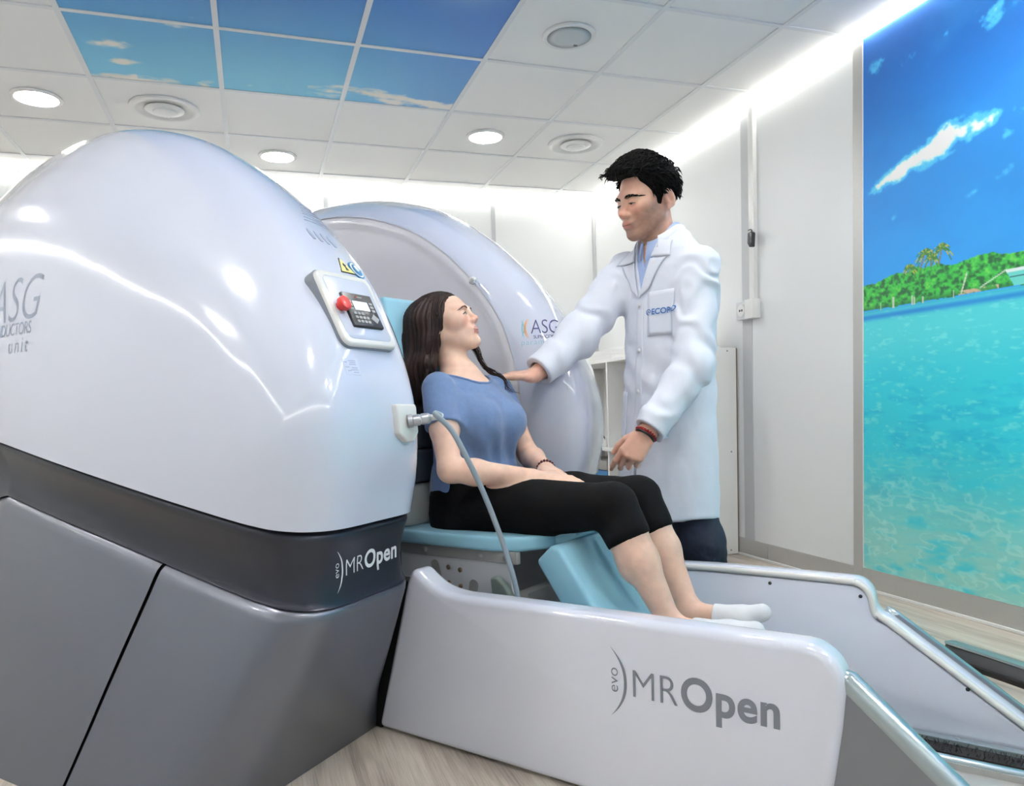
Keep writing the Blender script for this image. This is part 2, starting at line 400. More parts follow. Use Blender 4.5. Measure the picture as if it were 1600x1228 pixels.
# ceiling fixtures
def downlight(x, y, label):
    t = thing('downlight', label, 'downlight', (x, y, HC), local=False, group='round recessed ceiling lights')
    v, f = lathe([(.118, .004), (.118, -.004), (.112, -.008), (.1, -.008), (.097, -.003)], 40, (x, y, HC)); part('rim', v, f, 'fix_white', t, auto=40)
    v, f = lathe([(.0005, -.0045), (.097, -.0045)], 40, (x, y, HC)); part('diffuser', v, f, 'down_light', t)
def centre(i, j): return (-1.266 + .6 * (i + .5), 3.576 + .652 * (j + .5))
DL = [(*centre(0, 1), 'lit round downlight at the far left beside the round air vent'), (*centre(2, 2), 'lit round downlight above the gap between the two magnets'), (*centre(4, 1), 'lit round downlight right of the sky panels'),
      (*centre(5, -3), 'added unseen round downlight behind the camera on the right'), (*centre(2, -5), 'added unseen round downlight behind the camera in the middle'), (*centre(-2, -3), 'added unseen round downlight behind the camera on the left'), (*centre(-2, 0), 'added unseen round downlight over the left wall'), (*centre(5, -6), 'added unseen round downlight in the near right corner'), (*centre(0, -3), 'added unseen round downlight above and left of the camera'), (*centre(3, -3), 'added unseen round downlight above and right of the camera'), (*centre(4, -6), 'added unseen round downlight near the wall behind the camera')]  # these are out of view, added to brighten the room from the camera side
for d in DL: downlight(*d)
def vent(x, y, label):
    t = thing('air_vent', label, 'air vent', (x, y, HC), local=False, group='round ceiling air vents')
    v, f = lathe([(.175, .004), (.175, -.006), (.160, -.010), (.142, -.007), (.136, .0)], 48, (x, y, HC)); part('rim', v, f, 'fix_white', t, auto=50)
    v, f = lathe([(.137, .001), (.0005, .001)], 40, (x, y, HC)); part('throat', v, f, 'fix_shadow', t)  # flat near-black disc, the shade inside the vent put into its colour
    v, f = lathe([(.0005, -.026), (.055, -.026), (.06, -.022), (.060, -.016), (.092, -.012), (.098, -.008), (.096, -.003), (.0005, -.004)], 40, (x, y, HC)); part('valve_disc', v, f, 'fix_white', t, auto=50)
    g = G()
    for k in range(4): g.box((x - .03 + k * .016, y + .112, HC - .006), (x - .022 + k * .016, y + .132, HC - .001))
    part('louvre', g.v, g.f, 'fix_white', t, smooth=False)
vent(*centre(1, 1), 'round air vent in the ceiling below the sky panels'); vent(*centre(5, 1), 'round air vent in the ceiling above the doctor')
x, y = centre(4, -1); t = thing('ceiling_speaker', 'round ceiling speaker with grey mesh near the sky panels', 'speaker', (x, y, HC), local=False)
v, f = lathe([(.12, .004), (.12, -.006), (.108, -.010), (.1, -.006)], 40, (x, y, HC)); part('rim', v, f, 'fix_white', t, auto=50)
v, f = lathe([(.1, -.006), (.06, -.009), (.0005, -.010)], 40, (x, y, HC)); part('grille', v, f, 'grille', t)
part('badge', *box((x + .045, y + .05, HC - .0125), (x + .062, y + .058, HC - .0085)), 'print_steel', t, smooth=False)

# ------------------------------------------------------------------ printed wall mural on the right wall
def mural_cols(Y, Z):
    n1 = fbm(np.stack([Y * 3, Z * 4, Y * 0 + 1.7], -1), 5); n2 = fbm(np.stack([Y * 14, Z * 14, Y * 0 + 5.2], -1), 4)
    t = sst(1.35, 2.5, Z)
    c = mixc(np.broadcast_to(np.array([44., 152, 226]), Y.shape + (3,)), (18, 100, 182), t)
    c = mixc(c, (40, 132, 208), sst(.45, .7, n1) * .5)
    # clouds: one long main cloud rising to the right, a few wisps
    s = np.zeros_like(Y)
    for (y0, z0, ry, rz, w) in ((2.72, 1.88, .085, .030, 1.0), (2.64, 1.905, .07, .035, 1.1), (2.56, 1.925, .06, .036, 1.0), (2.49, 1.935, .075, .045, 1.3), (2.42, 1.955, .08, .048, 1.4), (2.34, 1.965, .06, .04, 1.2), (2.27, 1.955, .05, .03, .8), (2.205, 1.975, .035, .03, .7), (2.79, 1.862, .05, .016, .6),
                               (2.70, 1.705, .035, .016, .45), (2.30, 1.71, .045, .018, .32), (2.16, 1.75, .05, .03, .35), (2.14, 1.90, .04, .035, .45), (2.10, 1.97, .05, .03, .4), (2.78, 2.40, .07, .05, .38), (2.62, 2.36, .10, .03, .36), (2.40, 2.37, .10, .025, .42), (2.22, 2.35, .09, .05, .5), (2.08, 2.38, .06, .04, .4), (1.7, 2.0, .2, .06, 1.2), (1.2, 2.25, .25, .07, 1.0), (.5, 1.9, .3, .08, 1.2)):
        s = s + w * np.exp(-(((Y - y0) / ry) ** 2 + ((Z - z0 - (y0 - Y) * .25) / rz) ** 2))
    n4 = fbm(np.stack([Y * 38, Z * 44, Y * 0 + 8.8], -1), 4); dn = s * .75 + (n2 - .5) * 1.5 * sst(.05, .4, s) + (n4 - .5) * .9 * sst(.05, .4, s)
    c = mixc(c, (84, 196, 240), sst(.16, .5, dn) * .85); c = mixc(c, (238, 246, 250), sst(.55, 1.05, dn))
    # water
    wv = fbm(np.stack([Y * 9, Z * 34, Y * 0 + 9.1], -1), 4); wf = fbm(np.stack([Y * 26, Z * 70, Y * 0 + 2.3], -1), 3)
    ca = np.abs(fbm(np.stack([Y * 9 + wv, Z * 16, Y * 0 + 4.4], -1), 3) - .5) * 2
    wt = sst(1.25, .45, Z)
    wc = mixc(np.broadcast_to(np.array([76., 204, 212]), Y.shape + (3,)), (44, 196, 212), sst(1.22, .95, Z))
    wc = mixc(wc, (24, 176, 206), sst(.5, .72, wv) * sst(1.15, .8, Z) * .7)
    wc = mixc(wc, (132, 226, 224), sst(.56, .78, wf) * .5)
    sand = sst(.75, .2, Z) * sst(.28, .56, n1 * .6 + wv * .5)
    wc = mixc(wc, (156, 206, 192), sand * .85); wc = mixc(wc, (190, 226, 214), sst(.10, .02, ca) * sst(.9, .3, Z) * .4)
    wc = mixc(wc, (14, 118, 200), np.exp(-((Z - 1.285) / .013) ** 2) * .85); wc = mixc(wc, (26, 150, 196), np.exp(-((Z - 1.31) / .006) ** 2) * .6)
    c = np.where((Z < 1.316)[..., None], wc, c)
    # island
    top = np.interp(Y, [-2, 1.6, 2.09, 2.2, 2.27, 2.36, 2.45, 2.55, 2.62, 2.70, 2.78, 2.87], [1.45, 1.46, 1.43, 1.452, 1.462, 1.45, 1.47, 1.465, 1.452, 1.462, 1.448, 1.425]) + (n2 - .5) * .05
    tree = (Z > 1.318 + (wf - .5) * .006) & (Z < top)
    n3 = fbm(np.stack([Y * 55, Z * 70, Y * 0 + 7.7], -1), 3)
    gc = mixc(np.broadcast_to(np.array([54., 176, 66]), Y.shape + (3,)), (16, 84, 44), sst(.42, .68, n3)); gc = mixc(gc, (120, 200, 84), sst(.62, .74, 1 - n3) * .7)
    gc = mixc(gc, (24, 92, 50), sst(1.345, 1.322, Z) * .6)
    c = np.where(tree[..., None], gc, c)
    c = mixc(c, (196, 168, 140), ((np.abs(Z - 1.327) < .007) & (Y < 2.36) & (Y > 2.18)).astype(float) * sst(.4, .6, n3))
    # palms: arching fronds
    def seg_d(a, b_):
        ab = (b_[0] - a[0], b_[1] - a[1]); L2 = ab[0] ** 2 + ab[1] ** 2 + 1e-12
        tt = np.clip(((Y - a[0]) * ab[0] + (Z - a[1]) * ab[1]) / L2, 0, 1); return np.hypot(Y - a[0] - tt * ab[0], Z - a[1] - tt * ab[1])
    rg = random.Random(4)
    for (py, pz, R, base) in ((2.520, 1.520, .055, (2.545, 1.455)), (2.437, 1.525, .055, (2.452, 1.46)), (2.600, 1.475, .04, (2.60, 1.445)), (2.486, 1.497, .04, (2.49, 1.46))):
        c = mixc(c, (120, 110, 70), sst(.0045, .0025, seg_d((py, pz), base)))
        for k in range(13):
            a = math.pi * (-.15 + 1.3 * k / 12) + rg.uniform(-.12, .12); L = R * rg.uniform(.75, 1.05); p0 = (py, pz)
            for q in range(1, 5):
                f_ = q / 4; p1 = (py + L * f_ * math.cos(a), pz + L * f_ * math.sin(a) - L * .75 * f_ ** 2)
                c = mixc(c, (42, 110, 44) if (k + q) % 3 else (170, 168, 70), sst(.0062 * (1.1 - .6 * f_), .0022, seg_d(p0, p1))); p0 = p1
    for (y0, z1) in ((2.76, 1.345), (2.69, 1.362), (2.685, 1.36), (2.585, 1.352), (2.575, 1.345), (2.53, 1.34), (2.38, 1.342)):
        c = mixc(c, (190, 196, 180), ((np.abs(Y - y0) < .0035) & (Z > 1.312) & (Z < z1)).astype(float) * .9)
    c = mixc(c, (200, 206, 186), sst(.0045, .002, seg_d((2.345, 1.325), (2.32, 1.40)))); c = mixc(c, (190, 206, 196), sst(.0035, .0015, seg_d((2.26, 1.335), (2.15, 1.385))))
    boat = (Y < 2.155 - (1.383 - Z) * .55) & (Y > 1.2) & (Z < 1.383) & (Z > 1.318)
    bc = np.where((Z > 1.372)[..., None], np.array([214., 236, 226]), np.where(((Z > 1.352) & (Z < 1.357))[..., None], np.array([30., 80, 90]), np.array([104., 206, 196])))
    c = np.where(boat[..., None], bc, c)
    return np.clip(lin(np.clip(c, 0, 255)) * 1.2, 0, .92)
yy = np.concatenate([np.arange(YF + .05, 1.98, .03), np.arange(2.0, 2.8661, .004)]); yy[-1] = 2.866; zz = np.linspace(.106, HC - .034, 600)
Yg, Zg = np.meshgrid(yy, zz); nv = Yg.size
V = np.stack([np.full(nv, XW - .010), Yg.ravel(), Zg.ravel()], 1)
mu = thing('wall_mural', 'tall printed beach mural with turquoise sea, island and blue sky', 'mural', (XW, 1.0, .106), local=False)
part('printed_sheet', V, grid_patch(len(yy), len(zz)), 'paint', mu, cols=mural_cols(Yg, Zg).reshape(-1, 3))
part('backing_board', *box((XW - .0095, YF + .05, .106), (XW, 2.866, HC - .034)), 'plastic_white', mu, smooth=False)
part('edge_strip', *box((XW - .013, 2.862, .106), (XW, 2.8665, HC - .034)), 'plastic_white', mu, smooth=False)

# ------------------------------------------------------------------ things on the right wall
t = thing('wall_socket', 'white wall socket box below the cable duct', 'socket', (XW - .008, 3.70, 1.38), local=False)
part('back_box', *box((XW - .062, 3.625, 1.382), (XW - .008, 3.70, 1.49), .004), 'plastic_white', t, auto=40)
part('socket_plate', *box((XW - .05, 3.70, 1.385), (XW - .008, 3.795, 1.487), .004), 'frame_white', t, auto=40)
sp = part('socket_insert', *G().add(*tube([(XW - .0495, 3.747, 1.436), (XW - .053, 3.747, 1.436)], [.034, .034], 24)).__dict__.values(), 'plastic_white', t, auto=40)
part('pin_hole', *G().add(*tube([(XW - .0528, 3.737, 1.436), (XW - .0536, 3.737, 1.436)], .007, 10)).add(*tube([(XW - .0528, 3.757, 1.436), (XW - .0536, 3.757, 1.436)], .007, 10)).__dict__.values(), 'plastic_dark', sp)
solo('cable_duct', *box((XW - .036, 3.645, 1.492), (XW - .008, 3.69, HC - .035), .003), 'plastic_white', 'white vertical cable duct running down to the wall socket', 'cable duct', (XW - .008, 3.66, 1.492), local=False, auto=40)
t = thing('remote_holder', 'small black pendant unit hanging on the white cable duct', 'remote', (XW - .036, 3.645, 1.78), local=False)
part('body', *bevel_solid(*prism([(3.632, 1.775), (3.650, 1.775), (3.668, 1.80), (3.664, 1.855), (3.640, 1.86), (3.626, 1.85)], XW - .062, XW - .0365, 'u'), .003, 2), 'plastic_dark', t, auto=40)
part('hook', *tube(catmull([(XW - .045, 3.645, 1.858), (XW - .045, 3.652, 1.872), (XW - .045, 3.668, 1.876), (XW - .045, 3.68, 1.874)], 10), .003, 8), 'plastic_dark', t)

# ------------------------------------------------------------------ shelving unit along the right wall
cb = thing('shelf_unit', 'low white shelving unit standing against the right wall behind the doctor', 'shelf', (2.5, 4.7, 0), local=False)
part('side_panel', *box((2.30, 3.845, .005), (2.715, 3.868, 1.235), .002), 'cab_white', cb, smooth=False)
part('side_panel', *box((2.30, 5.62, .005), (2.715, 5.645, 1.235), .002), 'cab_white', cb, smooth=False)
part('back_panel', *box((2.70, 3.868, .005), (2.713, 5.62, 1.235)), 'cab_white', cb, smooth=False)
for z in (.06, .60, 1.21): part('shelf_board', *box((2.302, 3.868, z), (2.70, 5.62, z + .025), .002), 'cab_white', cb, smooth=False)
part('divider', *box((2.305, 4.73, .085), (2.70, 4.75, 1.21)), 'cab_white', cb, smooth=False)
part('edge_strip', *box((2.715, 3.85, .005), (2.724, 3.868, 1.23)), 'cab_gap', cb, smooth=False)  # brown strip painted in for the dark gap between panel and wall
for (x, z) in ((2.655, 1.215), (2.675, .62), (2.665, .03)): part('screw', *tube([(x, 3.845, z), (x, 3.843, z)], .005, 10), 'frame_grey', cb)
def coil(x, y, z, R, H_, label, name='receiver_coil'):
    t = thing(name, label, 'coil', (x, y, z), local=False, group='white receiver coils on the shelves')
    v, f = lathe([(R * .92, 0), (R, .012), (R, H_ * .35), (R * .9, H_ * .42), (R * .8, H_ * .5), (R * .8, H_ * .9), (R * .76, H_), (R * .6, H_), (R * .55, H_ * .9), (R * .55, .02), (.001, .02)], 32, (x, y, z)); part('shell', v, f, 'coil_white', t, auto=50)
    part('clip', *box((x - R - .02, y - .03, z + .01), (x - R + .01, y + .03, z + H_ * .3), .006), 'coil_white', t)
coil(2.47, 4.02, .085, .13, .22, 'white ring-shaped coil on the lowest shelf nearest the end panel')
coil(2.47, 4.32, .085, .12, .17, 'white ring-shaped coil on the lowest shelf, next further back')
coil(2.47, 4.62, .085, .10, .20, 'small white ring-shaped coil on the lowest shelf beside the divider')
# half-round coil cradle on top of the unit
t = thing('coil_cradle', 'white round-topped coil standing on the shelving unit behind the doctor', 'coil', (2.5, 3.99, 1.235), local=False)
pf = [(.13 * math.cos(a), .235 * math.sin(a)) for a in np.linspace(0, math.pi, 22)]; pi_ = [(.10 * math.cos(a), .195 * math.sin(a)) for a in np.linspace(math.pi, 0, 22)]
V, F = prism([(2.52 + a, 1.2355 + b_) for a, b_ in pf + pi_], 3.93, 4.06, 'v'); part('arch', *bevel_solid(V, F, .006, 2, 50), 'coil_white', t, auto=40)
part('foot', *box((2.38, 3.92, 1.2352), (2.66, 4.07, 1.25), .004), 'coil_white', t)
t = thing('equipment_tray', 'flat white tray lying on the shelving unit beside the far magnet', 'tray', (2.45, 4.95, 1.235), local=False)
part('tray_body', *box((2.31, 4.68, 1.2352), (2.62, 5.45, 1.262), .006), 'coil_white', t, auto=40)
part('tray_lid', *box((2.325, 4.70, 1.262), (2.60, 5.42, 1.30), .010), 'plastic_white', t, auto=40)
t = thing('coil_box', 'small white box with black strap on the middle shelf', 'box', (2.42, 4.93, .625), local=False)
part('box_body', *box((2.33, 4.82, .6252), (2.55, 5.05, .69), .008), 'coil_white', t, auto=40)
part('strap', *tube(catmull([(2.335, 4.84, .67), (2.32, 4.87, .72), (2.33, 4.92, .70), (2.325, 4.97, .725), (2.335, 5.0, .68)], 20), .005, 6), 'plastic_dark', t)
t = thing('storage_case', 'blue case standing on the bottom shelf beside the far magnet', 'case', (2.42, 5.0, .085), local=False)
part('case_body', *box((2.32, 4.80, .0852), (2.60, 5.25, .46), .015), 'coil_blue', t, auto=40)
part('case_lid', *box((2.315, 4.795, .46), (2.605, 5.255, .53), .015), 'frame_grey', t, auto=40)
# ================================================================== the two magnet halves
ARCH_F = [(.228, .655), (.256, .78), (.258, .92), (.213, 1.08), (.125, 1.25), (.03, 1.365), (-.09, 1.475), (-.23, 1.585), (-.42, 1.70), (-.63, 1.78), (-.85, 1.828), (-1.07, 1.842)]
UC, ZC = -1.07, .875
def arch_pts(n):
    P = catmull(ARCH_F, 200); d = np.concatenate([[0], np.cumsum(np.linalg.norm(np.diff(P, axis=0), axis=1))]); s = np.linspace(0, d[-1], n)
    h_ = np.stack([np.interp(s, d, P[:, 0]), np.interp(s, d, P[:, 1])], 1)
    r = h_[::-1].copy(); r[:, 0] = 2 * UC - r[:, 0]; return np.vstack([h_, r[1:]])
K_LOW = [(-.347, .828), (-.351, .852), (-.365, .898), (-.388, .948), (-.42, .980), (-.465, .998), (-.55, 1.002), (-.66, 1.0), (-.75, .995), (-.805, .982), (-.835, .966), (-.857, .944), (-.869, .915), (-.880, .86), (-.895, .70), (-.912, .48), (-.925, .25), (-.93, 0.001)]
K_TOP = [(-.347, .922), (-.351, .934), (-.368, .957), (-.40, .985), (-.43, .998), (-.47, 1.012), (-.52, 1.024), (-.57, 1.028), (-.615, 1.016), (-.655, .985), (-.70, .94), (-.745, .888), (-.79, .832), (-.835, .76), (-.875, .65), (-.905, .49), (-.925, .25), (-.932, 0.001)]
KL = catmull(K_LOW, 70); KT = catmull(K_TOP, 70)
def bow(v, z): return .045 * np.exp(-((v + .76) / .17) ** 2) * (1 - sst(.95, 1.65, z)) 
def dome_grid(n=46):
    A_ = arch_pts(n); rows = []
    for (u, z) in A_:
        w = sst(.75, 1.7, z); K = KL * (1 - w) + KT * w
        k = np.clip(K[:, 1], 0, 1.05); v = K[:, 0]
        uu = UC + (u - UC) * k; zz_ = ZC + (z - ZC) * k
        sgn = 1 if u > UC else -1
        uu = uu + sgn * bow(v, z) * sst(.6, 1.0, k) * sst(0, .5, abs(u - UC))
        rows.append(np.stack([uu, v, zz_], 1))
    return np.array(rows)                       # (arch, across, 3)
def grid_faces(a, b_): return [(i * b_ + j, i * b_ + j + 1, (i + 1) * b_ + j + 1, (i + 1) * b_ + j) for i in range(a - 1) for j in range(b_ - 1)]
DG = dome_grid()
def mirror(V, F, s):
    V = np.array(V, float).copy()
    if s > 0: V[:, 1] *= -1; V[:, 0] -= .16 * sst(.40, .85, V[:, 1]) * np.clip((V[:, 0] - UC) / 1.3, 0, 1); F = [tuple(reversed(f)) for f in F]
    return V, F
# perimeter of the cover's lower edge: front inner corner -> front -> corner -> long side -> rear
PL = np.vstack([DG[0], DG[-1][::-1][1:]])
def inset(P, d):
    T = np.gradient(P[:, :2], axis=0); T /= np.linalg.norm(T, axis=1)[:, None] + 1e-9
    Nn = np.stack([-T[:, 1], T[:, 0]], 1)       # towards the inside?
    c = np.array([UC, -.36]); 
    s = np.sign(((c - P[:, :2]) * Nn).sum(1)); Q = P.copy(); Q[:, :2] += Nn * s[:, None] * d; return Q
def smooth_path(P, n):
    d = np.concatenate([[0], np.cumsum(np.linalg.norm(np.diff(P, axis=0), axis=1))]); s = np.linspace(0, d[-1], n)
    Q = np.stack([np.interp(s, d, P[:, k]) for k in range(3)], 1)
    for _ in range(2): Q[1:-1] = .25 * Q[:-2] + .5 * Q[1:-1] + .25 * Q[2:]
    return Q
PL = smooth_path(PL, 560)
def band_bottom(P):
    Q = inset(P, .028); f_ = sst(-.5, .25, P[:, 0]); Q[:, 2] = P[:, 2] - (.175 + .012 * f_); Q[:, 1] = np.minimum(Q[:, 1], -.352); return Q
def base_foot(P):
    Q = P.copy(); fr = sst(-1.0, .16, P[:, 0]) ; rr = sst(-1.14, -2.3, P[:, 0])
    Q[:, 1] = np.minimum(-.352 + (P[:, 1] + .352) * 1.47, -.352); Q[:, 2] = 0.0
    Q[:, 0] = P[:, 0] - fr * .165 + rr * .165
    m_ = sst(-.05, .10, P[:, 0]) * sst(-.80, -.62, P[:, 1]) + (P[:, 1] > -.5) * (P[:, 0] > -.1); m_ = np.clip(m_, 0, 1); Q[:, 0] = Q[:, 0] * (1 - m_) + (-.008 + .17 * (-.36 - Q[:, 1])) * m_
    return Q
def magnet(s, name, label):
    t = thing(name, label, 'mri scanner', (UC, s * .6, 0), group=None)
    # glossy cover
    a, b_ = DG.shape[:2]; V = DG.reshape(-1, 3); F = grid_faces(a, b_)
    V, F = mirror(V, F, s); cov = part('dome_cover', V, F, 'shell_white', t)
    # return lip under the cover
    lip = inset(PL, .035); lip[:, 2] += .004
    V = np.vstack([PL, lip]); n = len(PL); F = [(i, i + 1, n + i + 1, n + i) for i in range(n - 1)]
    part('cover_lip', *mirror(V, F, s), 'shell_white', cov)
    # flat inner pole face, a slightly raised ring near its edge
    ring = DG[:, 0].copy(); g = G(); rows = []
    for k, v in ((1.0, -.352), (.992, -.349), (.975, -.348), (.965, -.3485), (.955, -.352), (.94, -.3535), (.9, -.354), (.5, -.354), (.0005, -.354)):
        R = ring.copy(); R[:, 0] = UC + (R[:, 0] - UC) * k; R[:, 2] = ZC + (R[:, 2] - ZC) * k; R[:, 1] = v; rows.append(R)
    rows = np.array(rows); V = rows.transpose(1, 0, 2).reshape(-1, 3); F = [tuple(reversed(f)) for f in grid_faces(rows.shape[1], rows.shape[0])]
    part('pole_face', *mirror(V, F, s), 'shell_inner', t)
    V, F = prism([(-2.0, .0), (-.12, .0), (-.04, .3), (.02, .47), (.085, .66), (UC, .87), (-2.2, .66)], -.40, -.3555, 'v'); part('inner_wall', *mirror(V, F, s), 'base_silver', t, smooth=False)
    # black shadow gap, dark waist band, silver base panels
    P0 = inset(PL, .022); P0[:, 2] += .012; P1 = inset(PL, .014); P1[:, 2] -= .004; P1[:, 1] = np.minimum(P1[:, 1], -.352); P0[:, 1] = np.minimum(P0[:, 1], -.352)
    V = np.vstack([P0, P1]); F = [(i, i + 1, n + i + 1, n + i) for i in range(n - 1)]; part('shadow_gap', *mirror(V, F, s), 'gap_black', t)
    B = band_bottom(PL); rows = [P1 + (P0 - P1) * .0]
    prof = [(0, -.010), (.03, -.002), (.06, .003), (.10, .004), (.2, -.001), (.35, -.008), (.5, -.012), (.65, -.012), (.8, -.008), (.9, -.004), (.97, .0), (1.0, .004)]
    rows = []
    for tt, off in prof:
        Q = P1 * (1 - tt) + B * tt; Q = inset(Q, -off); Q[:, 2] = P1[:, 2] * (1 - tt) + B[:, 2] * tt; Q[:, 1] = np.minimum(Q[:, 1], -.352); rows.append(Q)
    rows = np.array(rows); V = rows.transpose(1, 0, 2).reshape(-1, 3); F = grid_faces(rows.shape[1], rows.shape[0])
    band = part('waist_band', *mirror(V, F, s), 'band_dark', t)
    foot = base_foot(B); rows = []
    for tt, off in ((0, -.006), (.012, .003), (.03, .009), (.06, .011), (.12, .011), (.25, .012), (.4, .012), (.55, .010), (.7, .006), (.85, .003), (1, 0)):
        e_ = tt ** 1.05; Q = B * (1 - e_) + foot * e_; Q[:, 2] = B[:, 2] * (1 - tt); Q = inset(Q, -off); Q[:, 1] = np.minimum(Q[:, 1], -.352); rows.append(Q)
    rows = np.array(rows); uu = PL[:, 0]
    lo_ = np.argmin(np.abs(np.where(np.arange(n) < n // 2, uu, 99) - (-.24))); hi_ = n - 1 - lo_
    for i0, i1, nm in ((0, lo_ - 1, 'front_base_panel'), (lo_ + 1, hi_ - 1, 'side_base_panel'), (hi_ + 1, n - 1, 'rear_base_panel')):
        sub = rows[:, i0:i1 + 1]; V = sub.transpose(1, 0, 2).reshape(-1, 3); F = grid_faces(sub.shape[1], sub.shape[0])
        part(nm, *mirror(V, F, s), 'base_silver', t)
    Q = np.array([inset(r, .012) for r in rows]); Q[:, :, 1] = np.minimum(Q[:, :, 1], -.354); V = Q.transpose(1, 0, 2).reshape(-1, 3); part('panel_backing', *mirror(V, grid_faces(Q.shape[1], Q.shape[0]), s), 'gap_black', t)
    return t, cov, band
mag_n, cov_n, band_n = magnet(-1, 'mri_magnet', 'large glossy white domed scanner half in the left foreground')
mag_f, cov_f, band_f = magnet(1, 'mri_magnet', 'glossy white domed scanner half behind the seated woman')
def bvh_of(o, off):
    me = o.data; V = [tuple(np.array(v.co) + off) for v in me.vertices]; return BVHTree.FromPolygons(V, [tuple(p.vertices) for p in me.polygons])
BN = bvh_of(cov_n, BASE[mag_n]); BF = bvh_of(cov_f, BASE[mag_f]); BB = bvh_of(band_n, BASE[mag_n])
MISS = []
def cast(bv, p, d, off):
    d = Vector(d).normalized(); h_ = bv.ray_cast(Vector(p) - d * 2.0, d)
    if h_[0] is None:
        MISS.append(1); q = bv.find_nearest(Vector(p)); return np.array(q[0]) - np.array(d) * off
    return np.array(h_[0]) - np.array(d) * off
def decal(name, bv, V2, F, fn, d, off, m, parent, cut=.012):
    """flat print laid onto a curved shell: fn maps 2-D to a point in front of it, d is the ray direction"""
    bm = bmesh.new(); vs = [bm.verts.new((a, b_, 0)) for a, b_ in V2]
    for f in F:
        try: bm.faces.new([vs[i] for i in f])
        except ValueError: pass
    bmesh.ops.triangulate(bm, faces=bm.faces[:])
    for _ in range(3):
        ed = [e_ for e_ in bm.edges if e_.calc_length() > cut]
        if not ed: break
        bmesh.ops.subdivide_edges(bm, edges=ed, cuts=1); bmesh.ops.triangulate(bm, faces=bm.faces[:])
    for i, v in enumerate(bm.verts): v.index = i
    P = []; bad = set()
    for v in bm.verts:
        MISS.clear(); P.append(cast(bv, fn(v.co.x, v.co.y), d, off))
        if MISS: bad.add(v.index)
    FF = [tuple(v.index for v in f.verts) for f in bm.faces]; bm.free()
    FF = [f for f in FF if not bad.intersection(f) and max(np.linalg.norm(P[f[0]] - P[f[1]]), np.linalg.norm(P[f[1]] - P[f[2]])) < .05]
    return part(name, P, FF, m, parent)
def arcpoly(pts, w):                            # tapered stroke polygon along a curve
    P = np.asarray(pts, float); T = np.gradient(P, axis=0); T /= np.linalg.norm(T, axis=1)[:, None]; Nn = np.stack([-T[:, 1], T[:, 0]], 1)
    w = np.asarray(w)[:, None] / 2; n = len(P); V = np.vstack([P + Nn * w, P - Nn * w]); F = [(i, i + 1, n + i + 1, n + i) for i in range(n - 1)]; return V, F
def logo_mropen(h_):                            # (evo) ( MROpen -- h_ is cap height; returns list of (V, F)
    out = []
    V, F = text2d('MR', h_ * 1.42, -.012 * h_ / .7); w = V[:, 0].max(); out.append((V, F))
    V, F = text2d('Open', h_ * 1.52, .040 * h_, spacing=1.06); V[:, 0] += w + h_ * .10; out.append((V, F))
    V, F = text2d('evo', h_ * .62, -.004 * h_); c = V.copy(); V = np.stack([-c[:, 1] - h_ * .52, c[:, 0] + h_ * .02], 1); out.append((V, F))
    a = np.linspace(-1, 1, 24); cx_ = -h_ * .20 - h_ * .62 * np.abs(a) ** 2.2; cy_ = h_ * .42 + a * h_ * 1.22; out.append(arcpoly(np.stack([cx_, cy_], 1), .005 * h_ + .12 * h_ * (1 - a ** 2)))
    return out
def join2(lst):
    V = []; F = []
    for v, f in lst: n = len(V); V += [tuple(p) for p in v]; F += [tuple(i + n for i in q) for q in f]
    return np.array(V), F
# --- prints on the near magnet
def side_fn(u0, z0): return lambda a, b_: (u0 + a, -1.0, z0 + b_)
def front_fn(v0, z0, rot=0.0):
    c, s_ = math.cos(rot), math.sin(rot); return lambda a, b_: (.3, v0 + a * c - b_ * s_, z0 + a * s_ + b_ * c)
V, F = text2d('ASG', .168, -.002, shear=.35, spacing=1.0); V[:, 0] -= V[:, 0].max()
decal('brand_lettering', BN, V * [1.0, 1.12], F, side_fn(-.735, 1.226), (0, 1, 0), .0006, 'print_grey', cov_n, .007)
V, F = text2d('SUPERCONDUCTORS', .044, .0004, shear=.2, spacing=.92); V[:, 0] -= V[:, 0].max()
decal('brand_lettering', BN, V * [1, 1.15], F, side_fn(-.795, 1.186), (0, 1, 0), .0006, 'print_grey', cov_n, .007)
for wd, u0 in (('paramed', -1.0), ('unit', -.815)):
    V, F = text2d(wd, .066, -.0002, shear=.25, spacing=1.25); V[:, 0] -= V[:, 0].max(); decal('brand_lettering', BN, V, F, side_fn(u0, 1.133), (0, 1, 0), .0006, 'print_grey', cov_n, .007)
# --- print on the dark waist band (front face)
decal('brand_lettering', BB, *(lambda q: (q[0] * [.90, 1], q[1]))(join2(logo_mropen(.042))), front_fn(-.690, .533, .035), (-1, 0, 0), .0015, 'print_white', band_n)
